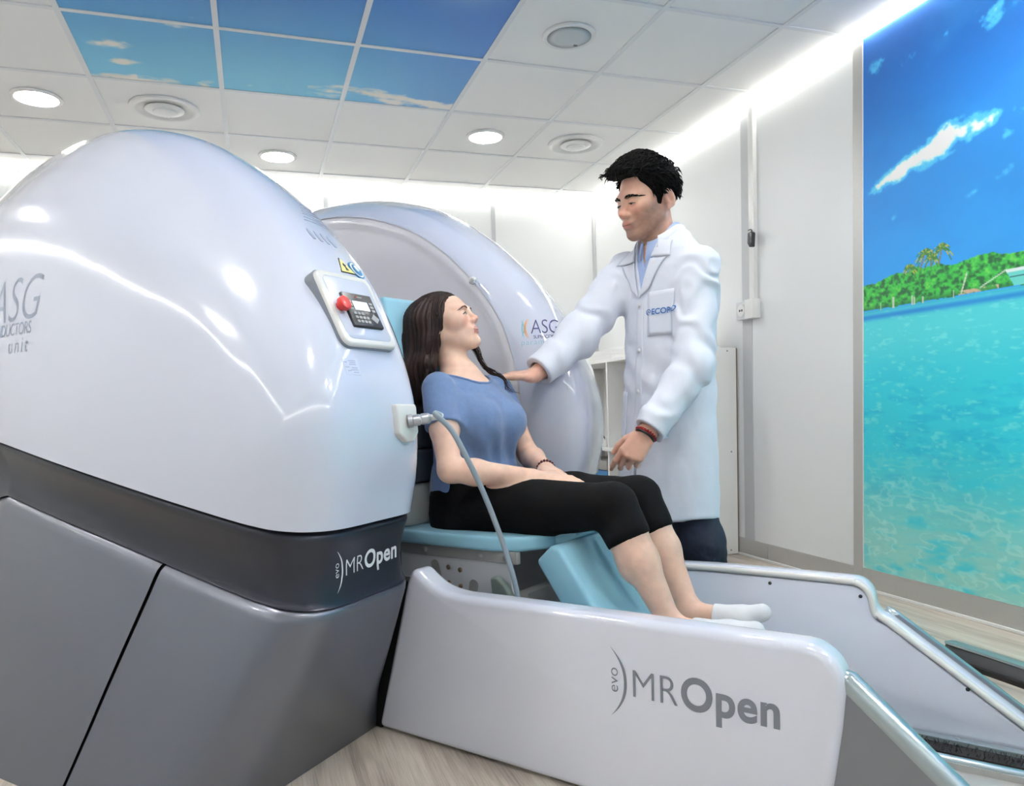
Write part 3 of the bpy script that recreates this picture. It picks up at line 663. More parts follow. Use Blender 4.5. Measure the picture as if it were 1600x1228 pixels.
# --- prints on the far magnet
V, F = text2d('ASG', .068, -.0007, spacing=.95)
FD = (-.55, .835, 0)
def far_fn(a0, z0): return lambda a, b_: (.20 + (a0 + a) * .835, .42 + (a0 + a) * .55, z0 + b_)
decal('brand_lettering', BF, V * [.86, 1.1], F, far_fn(-.13, 1.187), FD, .0012, 'print_navy', cov_f)
V, F = text2d('SUPERCONDUCTORS', .0175, 0, spacing=.85); decal('brand_lettering', BF, V, F, far_fn(-.121, 1.169), FD, .0012, 'print_navy', cov_f)
V, F = text2d('paramed unit', .030, -.0004, spacing=1.15); decal('brand_lettering', BF, V, F, far_fn(-.166, 1.147), FD, .0012, 'print_teal', cov_f)
for k, m_ in enumerate(('print_teal', 'print_orange', 'print_orange', 'print_teal')):
    if k == 0: a = np.linspace(-1, 1, 14); P = np.stack([-.028 + .014 * (1 - np.abs(a)) ** .8, a * .034], 1)
    elif k == 3: a = np.linspace(-1, 1, 14); P = np.stack([-.016 - .008 * (1 - a ** 2), a * .036], 1)
    else: a = np.linspace(-1, 1, 14); P = np.stack([-.008 - .004 * k + .014 * a ** 2, a * (.032 + .003 * k)], 1)
    decal('brand_mark', BF, *arcpoly(P, .0042 * (1.05 - a ** 2)), far_fn(-.137, 1.207), FD, .0013, m_, cov_f)
# --- control unit on the front of the near magnet
def frame_at(v, z):
    c = cast(BN, (.3, v, z), (-1, 0, 0), 0); a = cast(BN, (.3, v + .05, z), (-1, 0, 0), 0); b_ = cast(BN, (.3, v, z + .05), (-1, 0, 0), 0); e = cast(BN, (.3, v - .05, z), (-1, 0, 0), 0); g = cast(BN, (.3, v, z - .05), (-1, 0, 0), 0)
    X = a - e; X /= np.linalg.norm(X); Y = b_ - g; Y -= X * (Y @ X); Y /= np.linalg.norm(Y); N_ = np.cross(X, Y); return c, X, Y, N_
def on(fr, pts): c, X, Y, N_ = fr; return [c + X * p[0] + Y * p[1] + N_ * p[2] for p in pts]
def fprism(fr, poly, lo, hi, bev=0.0, seg=2):
    V, F = prism(poly, lo, hi, 'z')
    if bev: V, F = bevel_solid(V, F, bev, seg)
    return on(fr, V), F
FR = frame_at(-.590, 1.174)
cu = part('control_housing', *fprism(FR, rounded(.103, .104, .026), -.03, .012, .007, 3), 'plastic_white', mag_n, auto=45)
part('housing_seam', *fprism(FR, rounded(.1055, .1065, .027), -.03, .002), 'print_steel', cu, smooth=False)
part('housing_recess', *fprism(FR, rounded(.086, .088, .02), .0115, .0135, .001, 1), 'shell_white', cu, auto=45)
S_ = 1.2; KX, KY = .006, -.008
def kprism(poly, lo, hi, bev=0, seg=1): return fprism(FR, [(KX + a * S_, KY + b_ * S_) for a, b_ in poly], lo, hi, bev, seg)
def at2(w, h_, r, x, y, n=2): return [(a + x, b_ + y) for a, b_ in rounded(w, h_, r, n)]
kp = part('keypad', *kprism(rounded(.047, .040, .003), .012, .021, .0015, 1), 'plastic_dark', cu, auto=45, label='black keypad with small lit display')
part('display', *kprism(at2(.024, .0105, .001, 0, .010), .0208, .0216), 'screen_lit', kp, smooth=False)
for i in range(3):
    for sx_ in (-1, 1): part('key', *kprism(at2(.0052, .0028, .001, sx_ * .034, .018 - .0085 * i), .0208, .0222), 'key_grey', kp, smooth=False)
for r_ in range(3):
    for q in range(4 - (r_ == 0)): part('key', *kprism(at2(.0042, .003, .001, -.030 + q * .0115, -.009 - r_ * .0095), .0208, .0222), 'key_grey', kp, smooth=False)
part('navigation_key', *kprism([(.028, -.008), (.041, -.019), (.028, -.030), (.015, -.019)], .0208, .0226), 'key_grey', kp, smooth=False)
part('indicator', *kprism(at2(.0016, .0016, .0015, -.006, .031, 3), .0208, .0222), 'red_knob', kp, smooth=False)
part('maker_print', *kprism(at2(.008, .001, .0005, .006, .031, 1), .0208, .0213), 'key_grey', kp, smooth=False)
c, X, Y, N_ = FR; kc = c - X * .070 - Y * .002
part('stop_button', *G().add(*tube([kc + N_ * .012, kc + N_ * .022, kc + N_ * .024, kc + N_ * .036, kc + N_ * .038], [.012, .012, .018, .018, .012], 24)).__dict__.values(), 'red_knob', cu, auto=40, label='red emergency stop button')
# signs above the housing
FT = frame_at(-.541, 1.302)
def sticker(name, fr, poly, z, m_, parent): return part(name, *fprism(fr, poly, -.002 if z == 0 else z, z + .0012), m_, parent, smooth=False)
w1 = sticker('warning_sign', FT, [(-.030, -.024), (.030, -.024), (0, .030)], 0, 'plastic_dark', mag_n); sticker('sign_field', FT, [(-.0262, -.0218), (.0262, -.0218), (0, .0255)], .0012, 'warn_yellow', w1)
sticker('sign_symbol', FT, [(-.005, -.016), (.005, -.016), (.002, -.004), (.006, .002), (0, .010), (-.006, .002), (-.002, -.004)], .0024, 'plastic_dark', w1)
FB = frame_at(-.492, 1.298); w2 = sticker('mandatory_sign', FB, rounded(.029, .029, .029, 10), 0, 'sign_blue', mag_n); sticker('sign_ring', FB, rounded(.024, .024, .024, 10), .0012, 'print_white', w2); sticker('sign_symbol', FB, rounded(.0185, .0195, .0185, 10), .0024, 'sign_blue', w2)
sticker('sign_symbol', FB, [(a - .0, b_ + .004) for a, b_ in rounded(.007, .010, .006, 4)], .0036, 'print_white', w2)
FL = frame_at(-.672, 1.033); tl = part('rating_label', *fprism(FL, rounded(.026, .021, .002, 2), -.001, .0006), 'shell_white', mag_n, smooth=False)
for i, (a, b_, w) in enumerate(((-.018, .012, .006), (.004, .016, .014), (.005, .011, .012), (.004, .006, .013), (-.016, -.002, .008), (.008, -.004, .012), (.006, -.010, .015), (-.012, -.012, .006), (.010, -.016, .010))):
    part('label_print', *fprism(FL, [(a + x, b_ * .9 + y) for x, y in rounded(w * .85, .0008, .0004, 1)], .0006, .0010), 'print_grey', tl, smooth=False)
# small row of figures high on the front
for i in range(4):
    fr = frame_at(-.585 + i * .022, 1.390 - .004 * i); sticker('pictogram', fr, [(-.004, -.022), (.004, -.022), (.006, .0), (.003, .016), (.0, .022), (-.003, .016), (-.006, .0)], 0, 'print_grey', mag_n)
# faint vent slots
for i in range(7):
    P = [cast(BN, (.1, -.56 + .010 * i + .17 * t_, 1.465 + .016 * i), (-1, 0, -.25), .0005) for t_ in np.linspace(0, 1, 10)]; part('vent_slot', *tube(P, .0012, 5), 'print_grey', cov_n)
# socket plate for the coil cable
FS = frame_at(-.502, .897)
pl_ = part('socket_plate', *fprism(FS, [(-.045, .045), (.040, .045), (.045, .035), (.045, -.030), (.022, -.052), (-.010, -.052), (-.045, -.028)], -.02, .014, .006, 3), 'plastic_white', mag_n, auto=45)

# coil cable: plug, strain relief, cable to the floor of the trough
c, X, Y, N_ = FS; p0 = c - X * .004 + N_ * .014
tc_ = thing('coil_cable', 'grey coil cable plugged into the near magnet and hanging over the seat', 'cable', tuple(p0))
dirn = N_ * .8 + X * .55 + np.array([0, 0, .08]); dirn /= np.linalg.norm(dirn)
part('plug_collar', *tube([p0, p0 + dirn * .012], [.017, .017], 20), 'connector', tc_, auto=40)
part('plug', *tube([p0 + dirn * s_ for s_ in (.010, .014, .030, .031, .034, .035, .052, .056, .060)], [.012, .0145, .0145, .013, .013, .0145, .0145, .011, .008], 20), 'connector', tc_, auto=30)
p1 = p0 + dirn * .055
pts = catmull([p1, p1 + dirn * .03, (.345, -.47, .915), (.372, -.44, .872), (.398, -.415, .80), (.415, -.375, .71), (.430, -.335, .605), (.438, -.305, .52), (.446, -.285, .44), (.455, -.275, .34), (.47, -.265, .20), (.47, -.25, .09)], 70)
part('strain_relief', *tube(pts[:9], np.linspace(.0085, .0075, 9), 12), 'plastic_white', tc_); part('cable', *tube(pts[8:], .0072, 12), 'cable_grey', tc_)

# ================================================================== patient platform: side shells, ramps, floor plate
pt = thing('patient_platform', 'white patient platform with two side shells and sloping ramps', 'patient table', (.8, 0, 0))
# near shell
top = [(.150, .452), (.168, .482), (.190, .486), (.215, .470), (.26, .446), (.33, .434), (.45, .436), (.8, .440), (1.215, .443)]
cor = [(1.215 + .08 * math.sin(a), .363 + .08 * math.cos(a)) for a in np.linspace(0.25, math.pi / 2 + .12, 8)]
poly = [(.012, .004), (.06, .16), (.115, .34)] + [tuple(p) for p in catmull(top, 26)] + cor + [(1.288, .28), (1.270, .15), (1.248, .004)]
sh = part('near_side_shell', *bevel_solid(*prism(poly, -.400, -.322, 'v'), .027, 6, 60), 'panel_white', pt, auto=50)
V, F = join2(logo_mropen(.066)); V = V * [.9, 1.0]
part('brand_lettering', [(.838 + a, -.4012, .262 + b_) for a, b_ in V], F, 'print_steel', sh, smooth=False)
part('shadow_gap', *prism([(-.05, .002), (.07, .45), (.155, .45), (.02, .002)], -.39, -.345, 'v'), 'gap_black', sh, smooth=False)  # black filler, paints in the shade of the gap beside the base
# near ramp: grey cheek with a rounded silver rail on its top edge
rp = [(1.245, .30), (1.262, .372), (1.285, .385), (1.66, .045), (1.66, .004), (1.20, .004)]
part('ramp_cheek', *prism(rp, -.385, -.345, 'v'), 'ramp_grey', pt, smooth=False)
part('ramp_rail', *tube([(1.262, -.365, .372), (1.29, -.365, .372), (1.655, -.365, .040), (1.67, -.365, .012)], .024, 16), 'rail_silver', pt)
# far shell
topf = [(.30, .405), (.45, .408), (.56, .410), (.75, .418), (1.0, .420), (1.16, .420)]
corf = [(1.16 + .055 * math.sin(a), .365 + .055 * math.cos(a)) for a in np.linspace(.2, math.pi / 2, 7)] + [(1.219, .345), (1.232, .328), (1.255, .318)]
pf_ = [(.30, .01)] + topf + corf + [(1.62, .058), (1.66, .02), (1.66, .01)]
part('far_side_shell', *bevel_solid(*prism(pf_, .335, .385, 'v'), .012, 3, 50), 'panel_white', pt, auto=50)
lin_ = [(a - .006 if a > .4 else a, b_ - .022) for a, b_ in pf_ if b_ > .03]; lin_ = [(.31, .012)] + lin_ + [(1.60, .03), (1.60, .012)]
ln = part('inner_lining', *bevel_solid(*prism(lin_, .322, .336, 'v'), .005, 2, 50), 'panel_white', pt, auto=50)
edge = catmull([(p[0] - .004, .326, p[1] - .010) for p in topf[1:] + corf + [(1.62, .058)]], 60); part('edge_moulding', *tube(edge, .009, 10), 'plastic_white', pt)
for (u, z) in ((.66, .378), (.935, .382), (1.183, .372), (1.44, .158)): part('screw', *tube([(u, .3225, z), (u, .3205, z)], [.0055, .005], 10), 'plastic_dark', ln)
part('far_rail', *tube([(1.232, .392, .322), (1.262, .392, .306), (1.62, .392, .046), (1.65, .392, .012)], .018, 14), 'rail_silver', pt)
part('far_ramp_cheek', *prism([(1.235, .31), (1.27, .318), (1.63, .06), (1.65, .004), (1.20, .004)], .375, .405, 'v'), 'ramp_grey', pt, smooth=False)
# floor plate between the shells with brush seal and guide rails
part('floor_plate', *box((.10, -.34, .004), (1.95, .322, .014)), 'alu', pt, smooth=False)
part('guide_rail', *box((.30, .285, .014), (1.95, .315, .030), .003), 'rail_silver', pt, auto=40)
part('brush_seal', *box((.30, .215, .0142), (1.95, .272, .024)), 'brush_black', pt, smooth=False)
g = G(); rb = random.Random(2)
for k in range(420):
    u = rb.uniform(1.25, 1.95); v = rb.uniform(.213, .274); g.add(*tube([(u, v, .022), (u + rb.uniform(-.006, .006), v + rb.uniform(-.006, .006), .032)], .0008, 3, False))
part('bristles', g.v, g.f, 'brush_black', pt, kind='stuff')
part('guide_rail', *tube([(.30, .16, .03), (1.95, .16, .03)], .012, 12), 'rail_silver', pt)
part('rail_foot', *box((.30, .145, .014), (1.95, .175, .03)), 'alu', pt, smooth=False)
part('screw', *tube([(1.42, .30, .030), (1.42, .30, .033)], .006, 10), 'connector', pt)
part('screw', *tube([(1.72, .30, .030), (1.72, .30, .033)], .006, 10), 'connector', pt)
# dark floor duct beside the wall
fd = thing('floor_duct', 'low dark floor duct with pale metal edge beside the far ramp', 'floor duct', (2.33, 1.2, 0), local=False)
V, F = prism([(2.235, .0), (2.25, .052), (2.295, .054), (2.30, .0)], YF + .3, 1.99, 'v'); part('duct_body', *bevel_solid(V, F, .004, 2), 'rubber_grey', fd, auto=40)
part('duct_edge', *box((2.245, YF + .3, .0525), (2.29, 1.99, .062), .003), 'rail_silver', fd, auto=40); part('duct_seal', *box((2.222, YF + .3, .0), (2.238, 1.98, .016)), 'gap_black', fd, smooth=False)

# ================================================================== patient seat
st = thing('patient_chair', 'pale blue cushioned patient seat under the woman', 'chair', (.3, 0, .1))
def slab(poly, lo, hi, bev, seg=4): return bevel_solid(*prism(poly, lo, hi, 'z'), bev, seg, 40)
seat = [(-.05, -.23), (.33, -.23), (.40, -.20), (.455, -.12), (.47, 0), (.455, .12), (.40, .20), (.33, .23), (-.05, .23)]
part('seat_cushion', *slab(seat, .519, .562, .012), 'cushion_blue', st, auto=50)
part('seat_bolster', *bevel_solid(*prism([(.30, .552), (.44, .568), (.515, .572), (.53, .560), (.50, .537), (.44, .521), (.30, .521)], -.10, .215, 'v'), .012, 3, 40), 'cushion_blue', st, auto=50)
ls = part('leg_cushion', *bevel_solid(*prism([(.455, .500), (.505, .548), (.535, .545), (.74, .255), (.72, .215), (.675, .21), (.645, .225)], -.205, .205, 'v'), .014, 4, 40), 'cushion_blue', st, auto=50, label='sloping pale blue leg cushion')
part('seat_rail', *box((-.05, -.214, .486), (.40, -.195, .520), .003), 'frame_grey', st, auto=40); part('seat_rail', *box((-.05, .195, .486), (.40, .214, .520), .003), 'frame_grey', st, auto=40)
sp_ = part('side_plate', *bevel_solid(*prism([(-.05, .06), (.33, .06), (.385, .25), (.375, .486), (-.05, .486)], -.208, -.196, 'v'), .002, 1, 40), 'frame_white', st, auto=40)
part('side_plate', *bevel_solid(*prism([(-.05, .06), (.33, .06), (.385, .25), (.375, .486), (-.05, .486)], .196, .208, 'v'), .002, 1, 40), 'frame_white', st, auto=40)
def slot(cu_, cz, w, h_, a):
    P = [(cu_ + x * math.cos(a) - y * math.sin(a), cz + x * math.sin(a) + y * math.cos(a)) for x, y in rounded(w, h_, min(w, h_) * .98, 6)]; return prism(P, -.2095, -.2075, 'v')
part('slot', *slot(.098, .440, .014, .034, .35), 'frame_grey', sp_, smooth=False); part('slot', *slot(.238, .402, .016, .026, -.2), 'frame_grey', sp_, smooth=False)
for (u, z) in ((.145, .455), (.190, .451), (.145, .408), (.190, .403)): part('bolt', *tube([(u, -.2075, z), (u, -.2105, z)], .0075, 12), 'bolt', sp_)
for u in (.06, .275, .365): part('rail_bolt', *tube([(u, -.2135, .503), (u, -.219, .503)], .009, 12), 'frame_grey', st)
part('release_lever', *bevel_solid(*prism([(.325, .448), (.345, .455), (.375, .435), (.47, .30), (.45, .28), (.40, .30), (.33, .40)], -.245, -.22, 'v'), .008, 3, 40), 'lever_green', st, auto=50, label='grey-green release lever')
part('leg_frame', *box((.37, -.18, .14), (.41, .18, .40), .004), 'frame_grey', st, auto=40)
part('pedestal', *box((.02, -.16, .0145), (.36, .16, .10), .01), 'frame_grey', st, auto=40)
# backrest: grey shells below, blue pad above, leaning back a little
bk = [(-.125, -.21), (-.04, -.21), (-.015, -.19), (-.015, .19), (-.04, .21), (-.125, .21)]
def lean(V, z0=.54, k=-.10): V = np.array(V, float); V[:, 0] += (V[:, 2] - z0) * k; return V
for z0, z1, m_ in ((.563, .690, 'cushion_grey'), (.694, .80, 'cushion_dark'), (.804, .99, 'cushion_dark'), (.994, 1.055, 'cushion_grey')):
    V, F = slab(bk, z0, z1, .012, 3); part('back_shell', lean(V), F, m_, st, auto=50)
V, F = slab([(-.10, -.19), (-.02, -.19), (-.02, .15), (-.10, .15)], 1.05, 1.285, .015, 3); part('back_pad', lean(V), F, 'cushion_blue', st, auto=50)
part('pad_clip', *box((-.075, -.214, 1.045), (-.045, -.204, 1.062), .002), 'plastic_dark', st)
# small white hook on the far pole face
hk = part('pole_hook', *tube(catmull([(-.16, .354, 1.395), (-.16, .335, 1.395), (-.15, .33, 1.405), (-.135, .33, 1.40)], 10), .008, 8), 'plastic_white', mag_f)
# ================================================================== people: signed-distance modelling, meshed with surface nets
f32 = np.float32
def cap(P, a, b_, ra, rb=None):
    rb = ra if rb is None else rb; a = np.asarray(a, f32); b_ = np.asarray(b_, f32); ab = b_ - a; L2 = float(ab @ ab) + 1e-12
    t = np.clip(((P - a) @ ab) / L2, 0, 1); d = P - a - t[:, None] * ab
    return np.sqrt((d * d).sum(1)) - (ra + (rb - ra) * t)
def ell(P, c, r, R=None):
    q = P - np.asarray(c, f32)
    if R is not None: q = q @ np.asarray(R, f32).T        # rows of R are the local axes
    r = np.asarray(r, f32); k0 = np.sqrt(((q / r) ** 2).sum(1)); k1 = np.sqrt(((q / (r * r)) ** 2).sum(1)) + 1e-9
    return k0 * (k0 - 1) / k1
def smin(a, b_, k): h_ = np.clip(.5 + .5 * (b_ - a) / k, 0, 1); return b_ * (1 - h_) + a * h_ - k * h_ * (1 - h_)
def smax(a, b_, k): return -smin(-a, -b_, k)
def chain(P, pts, rad, k=.01):
    d = None
    for i in range(len(pts) - 1):
        c = cap(P, pts[i], pts[i + 1], rad[i], rad[i + 1]); d = c if d is None else smin(d, c, k)
    return d
def loft(P, axis, origin, lat, tab, kcap=.02):
    """elliptic sections along an axis: tab rows (t, offset_lat, offset_front, r_lat, r_front)"""
    ax = np.asarray(axis, f32); la = np.asarray(lat, f32); fr = np.cross(la, ax); q = P - np.asarray(origin, f32); T = np.asarray(tab, f32)
    t = q @ ax; x = q @ la - np.interp(t, T[:, 0], T[:, 1]); y = q @ fr - np.interp(t, T[:, 0], T[:, 2]); a = np.interp(t, T[:, 0], T[:, 3]); b_ = np.interp(t, T[:, 0], T[:, 4])
    k0 = np.sqrt((x / a) ** 2 + (y / b_) ** 2); k1 = np.sqrt((x / (a * a)) ** 2 + (y / (b_ * b_)) ** 2) + 1e-6
    return smax(smax(k0 * (k0 - 1) / k1, t - T[-1, 0], kcap), T[0, 0] - t, kcap)
def mesh_sdf(fn, lo, hi, h_):
    lo = np.asarray(lo, float); N = (np.ceil((np.asarray(hi, float) - lo) / (4 * h_)).astype(int)) * 4
    nc = N // 4
    ax = [lo[k] + 4 * h_ * np.arange(nc[k] + 1) for k in range(3)]
    Pc = np.stack(np.meshgrid(*ax, indexing='ij'), -1).reshape(-1, 3).astype(f32)
    def ev(P):
        out = np.empty(len(P), f32)
        for i in range(0, len(P), 150000): out[i:i + 150000] = fn(P[i:i + 150000])
        return out
    Dc = ev(Pc).reshape(nc + 1)
    cells = np.stack([Dc[i:nc[0] + i, j:nc[1] + j, k:nc[2] + k] for i in (0, 1) for j in (0, 1) for k in (0, 1)])
    act = (np.abs(cells).min(0) < 4.0 * h_) | ((cells.min(0) < 0) & (cells.max(0) > 0))
    fm = np.zeros(N + 1, bool); r = np.repeat(np.repeat(np.repeat(act, 4, 0), 4, 1), 4, 2)
    for i in (0, 1):
        for j in (0, 1):
            for k in (0, 1): fm[i:N[0] + i, j:N[1] + j, k:N[2] + k] |= r
    D = np.repeat(np.repeat(np.repeat(Dc, 4, 0), 4, 1), 4, 2)[:N[0] + 1, :N[1] + 1, :N[2] + 1].copy()
    idx = np.argwhere(fm); D[fm] = ev((lo + idx * h_).astype(f32))
    ins = D < 0
    s = sum(ins[i:N[0] + i, j:N[1] + j, k:N[2] + k].astype(np.int8) for i in (0, 1) for j in (0, 1) for k in (0, 1))
    A_ = np.argwhere((s > 0) & (s < 8)); vid = np.full(N, -1, np.int32); vid[A_[:, 0], A_[:, 1], A_[:, 2]] = np.arange(len(A_))
    acc = np.zeros((len(A_), 3)); cnt = np.zeros(len(A_))
    cor = [(i, j, k) for i in (0, 1) for j in (0, 1) for k in (0, 1)]
    val = {c: D[A_[:, 0] + c[0], A_[:, 1] + c[1], A_[:, 2] + c[2]] for c in cor}
    for c in cor:
        for k in range(3):
            if c[k]: continue
            e_ = list(c); e_[k] = 1; e_ = tuple(e_); a, b_ = val[c], val[e_]; m_ = (a < 0) != (b_ < 0)
            t = a[m_] / (a[m_] - b_[m_]); p = np.tile(np.array(c, float), (m_.sum(), 1)); p[:, k] += t; acc[m_] += p; cnt[m_] += 1
    V = lo + (A_ + acc / cnt[:, None]) * h_
    F = []
    for k in range(3):
        k1, k2 = (k + 1) % 3, (k + 2) % 3
        sl0 = [slice(1, N[q]) for q in range(3)]; sl0[k] = slice(0, N[k]); sl1 = list(sl0); sl1[k] = slice(1, N[k] + 1)
        a = ins[tuple(sl0)]; b_ = ins[tuple(sl1)]; I = np.argwhere(a != b_); fl = a[I[:, 0], I[:, 1], I[:, 2]]
        I = I + 1; I[:, k] -= 1
        e1 = np.eye(3, dtype=int)[k1]; e2 = np.eye(3, dtype=int)[k2]
        q = [vid[tuple((I - x).T)] for x in (e1 * 0, e1, e1 + e2, e2)]
        Q = np.stack(q, 1); Q[~fl] = Q[~fl][:, ::-1]; F.append(Q[:, ::-1] * 1 if False else Q)
    F = np.vstack(F); F = F[(F >= 0).all(1)]
    return V, F
def keep_big(V, F):                             # drop tiny floating crumbs
    n = len(V); lab = np.arange(n)
    for _ in range(400):
        m_ = lab[F].min(1); new = lab.copy()
        for k in range(F.shape[1]): np.minimum.at(new, F[:, k], m_)
        new = new[new]
        if (new == lab).all(): break
        lab = new
    u, c = np.unique(lab, return_counts=True); big = set(u[c > .03 * n].tolist()); ok = np.isin(lab, list(big)); mp_ = np.cumsum(ok) - 1
    F = F[ok[F].all(1)]; return V[ok], mp_[F]
def refine(V, F, reg, fn, proj=3, e_=.0006):
    """split the quads of one region once and pull its points onto the exact surface"""
    fin = reg[F].all(1); Q = F[fin]; n = len(V)
    E_ = np.stack([np.stack([Q[:, k], Q[:, (k + 1) % 4]], 1) for k in range(4)], 1); S_ = np.sort(E_.reshape(-1, 2), 1)
    u, inv = np.unique(S_[:, 0].astype(np.int64) * n + S_[:, 1], return_inverse=True); a, b_ = u // n, u % n
    mid = (V[a] + V[b_]) / 2; cen = V[Q].mean(1); inv = inv.reshape(-1, 4) + n; c = np.arange(len(Q)) + n + len(mid)
    NF = np.concatenate([np.stack([Q[:, k], inv[:, k], c, inv[:, (k + 3) % 4]], 1) for k in range(4)])
    cnt = np.bincount(inv.ravel() - n, minlength=len(mid)); V2 = np.vstack([V, mid, cen]); mv = np.concatenate([reg, cnt == 2, np.ones(len(cen), bool)])
    bd = np.zeros(len(V2), bool); bd[np.unique(F[~fin])] = True; mv &= ~bd; I = np.where(mv)[0]
    for _ in range(proj):
        P = V2[I].astype(f32); d = fn(P); g_ = np.stack([fn(P + np.eye(3, dtype=f32)[k] * e_) - d for k in range(3)], 1) / e_; g2 = (g_ * g_).sum(1) + 1e-6; V2[I] = P - np.clip(d / g2, -.002, .002)[:, None] * g_
    return V2, np.vstack([F[~fin], NF])
def axes(yawdir, pitch, roll=0.0):
    d = np.array([yawdir[0], yawdir[1]]); d = d / np.linalg.norm(d); f_ = np.array([d[0] * math.cos(pitch), d[1] * math.cos(pitch), math.sin(pitch)]); l = np.array([-d[1], d[0], 0.0]); u = np.cross(f_, l)
    c, s_ = math.cos(roll), math.sin(roll); return np.array([f_, l * c + u * s_, u * c - l * s_])     # rows: forward, left, up
def head_sdf(P, C, R, sex, sc=1.0):
    out = np.sqrt(((P - np.asarray(C, f32)) ** 2).sum(1)) - .13 * sc; m_ = out < .06
    if m_.any(): out[m_] = head_core(P[m_], C, R, sex, sc)
    return out
def head_core(P, C, R, sex, sc=1.0):
    q = ((P - np.asarray(C, f32)) @ np.asarray(R, f32).T) / sc; a = q.copy(); a[:, 1] = np.abs(a[:, 1]); m_ = sex == 'm'; ez = 0.0 if m_ else -.009; ex = -.016 if m_ else 0.0
    d = ell(a, (-.012, 0, .030), (.098, .075, .088)) if m_ else ell(a, (-.012, 0, .024), (.098, .074, .080))
    d = smin(d, ell(a, (.030, 0, -.032), (.063, .060 if m_ else .059, .080)), .03)
    d = smin(d, cap(a, (-.004, .050, -.055), (.060, .016, -.098), .019 if m_ else .016, .017 if m_ else .014), .03)
    d = smin(d, ell(a, (.074 if m_ else .077, 0, -.100), (.018, .021 if m_ else .018, .016)), .024)
    d = smin(d, ell(a, (.076, .024, .020 + ez), (.020, .028, .012 if m_ else .010)), .02)
    d = smin(d, ell(a, (.056, .044, -.022), (.026, .020, .020)), .025)
    d = smax(d, -ell(a, (.104, .031, .002 + ez), (.020, .019, .0125)), .014)
    d = smin(d, ell(a, (.077, .031, -.001 + ez), (.0145, .0165, .0135)), .006)
    d = smin(d, cap(a, (.087, 0, .010 + ez), (.106 if m_ else .103, 0, -.026), .0085, .0100 if m_ else .0085), .012)
    d = smin(d, ell(a, (.1065 if m_ else .1035, 0, -.031), (.0125, .0115, .010)), .008)
    d = smin(d, ell(a, (.0955, .0125, -.036), (.011, .0075, .0075)), .007)
    lx = 0.0 if m_ else -.004
    d = smin(d, ell(a, (.083 + lx, 0, -.064), (.016, .028, .018)), .018)
    d = smin(d, ell(a, (.0915 + lx, .006, -.0618), (.0085, .019, .0044)), .008)
    d = smin(d, ell(a, (.0905 + lx, 0, -.0722), (.0085, .0205, .0054)), .008)
    d = smax(d, -ell(a, (.103, 0, -.0835), (.010, .016, .005)), .008)
    # ear
    t_ = math.radians(14); Re = np.array([[math.cos(t_), 0, -math.sin(t_)], [0.25, .97, 0], [math.sin(t_), 0, math.cos(t_)]])
    e_ = ell(a, (-.012 + ex, .079, -.008), (.019, .0085, .032), Re); e_ = smax(e_, -ell(a, (-.009 + ex, .088, -.006), (.0105, .007, .019), Re), .005); e_ = smin(e_, ell(a, (-.006 + ex, .077, -.036), (.009, .006, .009)), .006)
    d = smin(d, e_, .006)
    return d * sc
def hand_caps(w, X, Y, Z, curls, thumb, s=1.0):
    """wrist w; X to the fingers, Y towards the thumb side, Z the back of the hand"""
    w, X, Y, Z = (np.asarray(q, float) for q in (w, X, Y, Z)); g = lambda x, y, z: w + s * (X * x + Y * y + Z * z); out = []
    base = [(.088, .029), (.093, .009), (.088, -.012), (.079, -.031)]; Ls = [(.044, .027, .021), (.049, .030, .022), (.045, .028, .021), (.035, .021, .019)]
    for i, (bx, by) in enumerate(base):
        out.append((g(.0, by * .55, 0), g(bx, by, 0), .0165 * s, .0125 * s, .012)); p = np.array([bx, by, .001]); a = 0; rr = (.0100, .0092, .0085, .0070)
        if i == 3: rr = tuple(.86 * q for q in rr)
        for j in range(3):
            a += curls[i][j]; spread = (by - 0) * (.9 if j == 0 else .0); n = p + Ls[i][j] * np.array([math.cos(a), spread, -math.sin(a)]); out.append((g(*p), g(*n), rr[j] * s, rr[j + 1] * s, .004)); p = n
    p = np.array([.018, .020, -.008]); 
    for j, (dx, dy, dz, L) in enumerate(thumb):
        n = p + L * np.array([dx, dy, dz]) / math.sqrt(dx * dx + dy * dy + dz * dz); out.append((g(*p), g(*n), (.0165, .0115, .0105)[j] * s, (.0115, .0105, .0080)[j] * s, (.014, .005, .004)[j])); p = n
    return out
def caps_sdf(P, caps):
    A_ = np.array([q for c in caps for q in c[:2]]); cen = A_.mean(0); R_ = np.linalg.norm(A_ - cen, axis=1).max() + .02
    out = np.sqrt(((P - cen.astype(f32)) ** 2).sum(1)) - R_ + .03; m_ = out < .06; Q = P[m_]
    if len(Q):
        d = None
        for a, b_, ra, rb, k in caps:
            c = cap(Q, a, b_, ra, rb); d = c if d is None else smin(d, c, k)
        out[m_] = d
    return out
def wrinkle(P, s, amp, seed=0.0, st=(1, 1, 1)): return (fbm(P * np.asarray(st, f32) * s + seed, 3) - .5) * 2 * amp
